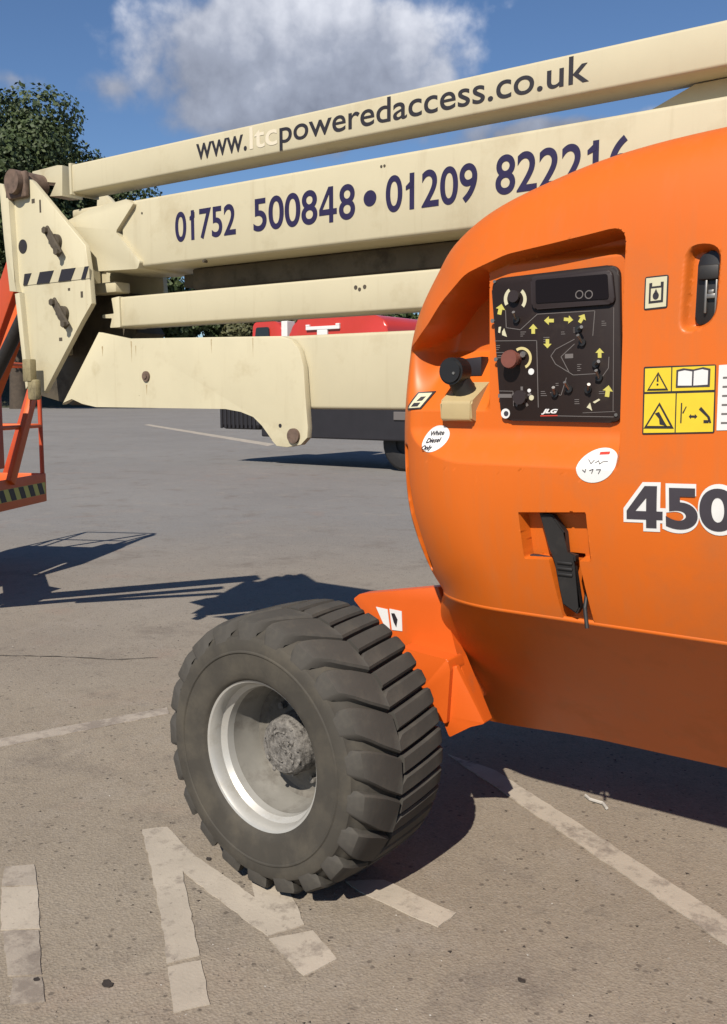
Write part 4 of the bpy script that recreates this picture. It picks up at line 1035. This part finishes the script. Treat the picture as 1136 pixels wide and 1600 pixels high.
# rotary emergency stop
def disc(name, cx_, cy_, r, y0, y1, m, n=24, r2=None):
    q = pp([(cx_, cy_)])[0]; bm = BM(); add_rod(bm, (q[0], y1, q[1]), (q[0], y0, q[1]), r, n, r2); return obj(name, bm, M[m], pan, 40)
disc('stop_button', 268, 762, .017, YP - .030, YP, 'estop', r2=.019); disc('stop_button', 262, 765, .025, YP - .040, YP - .0295, 'estop', r2=.023)
disc('key_barrel', 325, 728, .008, YP - .008, YP, 'steel')
disc('printed_dot', 380, 855, .0085, YP - .0015, YP, 'white'); disc('printed_dot', 365, 995, .005, YP - .0015, YP, 'white'); disc('printed_dot', 382, 1048, .007, YP - .0015, YP, 'pale')
disc('round_label', 190, 1165, .0135, YP - .0015, YP, 'white'); disc('round_label', 196, 1165, .007, YP - .0025, YP - .0016, 'inkgrey')
disc('knob', 310, 1045, .019, YP - .018, YP, 'panelrim')
for k in range(5):
    a = -PI / 2 + k * 1.256; flat('knob_mark', [(310 + 26 * math.cos(a - .25), 1045 + 26 * math.sin(a - .25)), (310 + 74 * math.cos(a - .12), 1045 + 80 * math.sin(a - .12)), (310 + 74 * math.cos(a + .12), 1045 + 80 * math.sin(a + .12)), (310 + 26 * math.cos(a + .25), 1045 + 26 * math.sin(a + .25))], M['grey_print'], .001, .001)
disc('knob', 262, 300, .016, YP - .014, YP, 'panelrim')
disc('fastener', 95, 480, .006, YP - .003, YP, 'steel', 8); disc('fastener', 120, 765, .006, YP - .003, YP, 'steel', 8)
def toggle(cx_, cy_, ang, L_=.026):
    q = pp([(cx_, cy_)])[0]; a = math.radians(ang); bm = BM()
    add_rod(bm, (q[0], YP - .008, q[1]), (q[0], YP, q[1]), .0095, 10); t = obj('toggle_switch', bm, M['black'], pan, 40)
    bm = BM(); e_ = (q[0] + math.sin(a) * L_ * .7, YP - .008 - L_ * .8, q[1] + math.cos(a) * L_ * .7); add_rod(bm, (q[0], YP - .006, q[1]), e_, .0034, 8, .0045)
    obj('lever', bm, M['steel'], t, 40)
for q in ((275, 470, 10), (762, 640, -8), (735, 540, 80), (886, 900, 4), (862, 800, 70), (664, 985, -6), (805, 990, 40), (560, 1020, 20)): toggle(*q)
flat('printed_arrow', [(140, 525), (158, 522), (150, 570), (136, 566)], M['pale']); flat('printed_arrow', [(165, 560), (180, 535), (200, 598), (165, 585)], M['pale'])
flat('printed_arrow', [(790, 1120), (815, 1085), (830, 1145), (812, 1130)], M['pale']); flat('printed_arrow', [(835, 1080), (880, 1055), (890, 1065), (850, 1090)], M['pale'])
flat('printed_mark', [(630, 725), (690, 722), (690, 755), (630, 758)], M['grey_print'])
flat('printed_mark', [(135, 1020), (235, 1020), (235, 1048), (135, 1048)], M['grey_print'], .0007, .0007)
qa, qb = pp([(455, 1172)])[0], pp([(578, 1172)])[0]
words('JLG', qa[0], qb[0], qa[1], .0150, YP - .0006, M['white'], pan, .05, 'J', .35, .001)
flat('red_underline', [(448, 1178), (575, 1176), (574, 1184), (448, 1186)], M['redprint'])

# key switch block and black knob beside the panel
bm = BM(); 
prf = rounded([(.185, 1.424), (.185, 1.478), (.315, 1.548), (.36, 1.548), (.36, 1.41)], .008, 3)
L0 = [bm.verts.new((.490, y, z)) for y, z in prf]; L1 = [bm.verts.new((.592, y, z)) for y, z in prf]
bm.faces.new(L0); bm.faces.new(L1[::-1])
for i in range(len(prf)): bm.faces.new((L0[i], L1[i], L1[(i + 1) % len(prf)], L0[(i + 1) % len(prf)]))
bmesh.ops.bevel(bm, geom=[e for e in bm.edges if e.calc_length() < .09 and abs(e.verts[0].co.x - e.verts[1].co.x) < .001], offset=.005, segments=2, affect='EDGES', clamp_overlap=True)
kb = obj('filler_block', bm, M['tan'], lift, 50)
c0 = on_y(707, 580, .19)
bm = BM(); add_rod(bm, (c0.x, .175, c0.z), (c0.x, .235, c0.z), .038, 28, .040); bmesh.ops.bevel(bm, geom=[e for e in bm.edges if e.calc_length() < .02], offset=.006, segments=2, affect='EDGES', clamp_overlap=True)
kn_ = obj('knob', bm, M['black'], kb, 40)
bm = BM(); add_rod(bm, (c0.x, .21, c0.z - .01), (c0.x + .018, .26, c0.z - .085), .030, 16, .036); obj('lever', bm, M['blackm'], kb, 40)
bm = BM(); q = on_y(709, 583, .175); add_rod(bm, (q.x, .172, q.z), (q.x, .180, q.z), .004, 8); obj('screw', bm, M['steel'], kn_)
bm = BM(); add_prism(bm, xz([(715, 562), (752, 557), (752, 587), (718, 588)], .30), .30, .345, .004); obj('lever_slot', bm, M['ink'], lift, 40)
lb = patch('small_decal', [(.352, 1.452), (.408, 1.456), (.430, 1.508), (.378, 1.505)], .004, M['ink'], lift)
patch('border', [(.361, 1.457), (.403, 1.460), (.420, 1.503), (.382, 1.501)], .005, M['pale'], lb)
patch('symbol', [(.372, 1.462), (.394, 1.463), (.398, 1.474), (.378, 1.473)], .006, M['ink'], lb); patch('symbol', [(.384, 1.478), (.400, 1.480), (.406, 1.492), (.392, 1.491)], .006, M['ink'], lb)

# ---------------------------------------------------------------- small litter on the ground
bm = BM(); P = [on_z(*q) for q in ((915, 1246), (922, 1252), (942, 1258), (948, 1266))]
for p in P: p.z = .008
add_path(bm, P, .006, 6); tag(obj('litter_strip', bm, M['litter']), 'bent pale strip lying at the edge of the hood shadow', 'litter')
def flake(px, r, label, col):
    c = on_z(*px); bm = BM(); pts = [(c.x + r * random.uniform(.6, 1.2) * math.cos(t), c.y + r * .7 * random.uniform(.6, 1.2) * math.sin(t)) for t in np.linspace(0, 2 * PI, 9, endpoint=False)]
    add_sheet(bm, pts, -.002, .004); tag(obj('debris', bm, M[col]), label, 'debris')
flake((168, 1538), .018, 'dark flake on the tarmac between the two painted uprights', 'deadleaf')
flake((815, 1533), .012, 'dark flake on the tarmac right of the tyre in the foreground', 'deadleaf')
flake((326, 1343), .012, 'dark chip on the tarmac touching the painted diagonal under the tyre', 'deadleaf')
flake((58, 1532), .012, 'dark chip on the faded upright at the left edge', 'deadleaf')
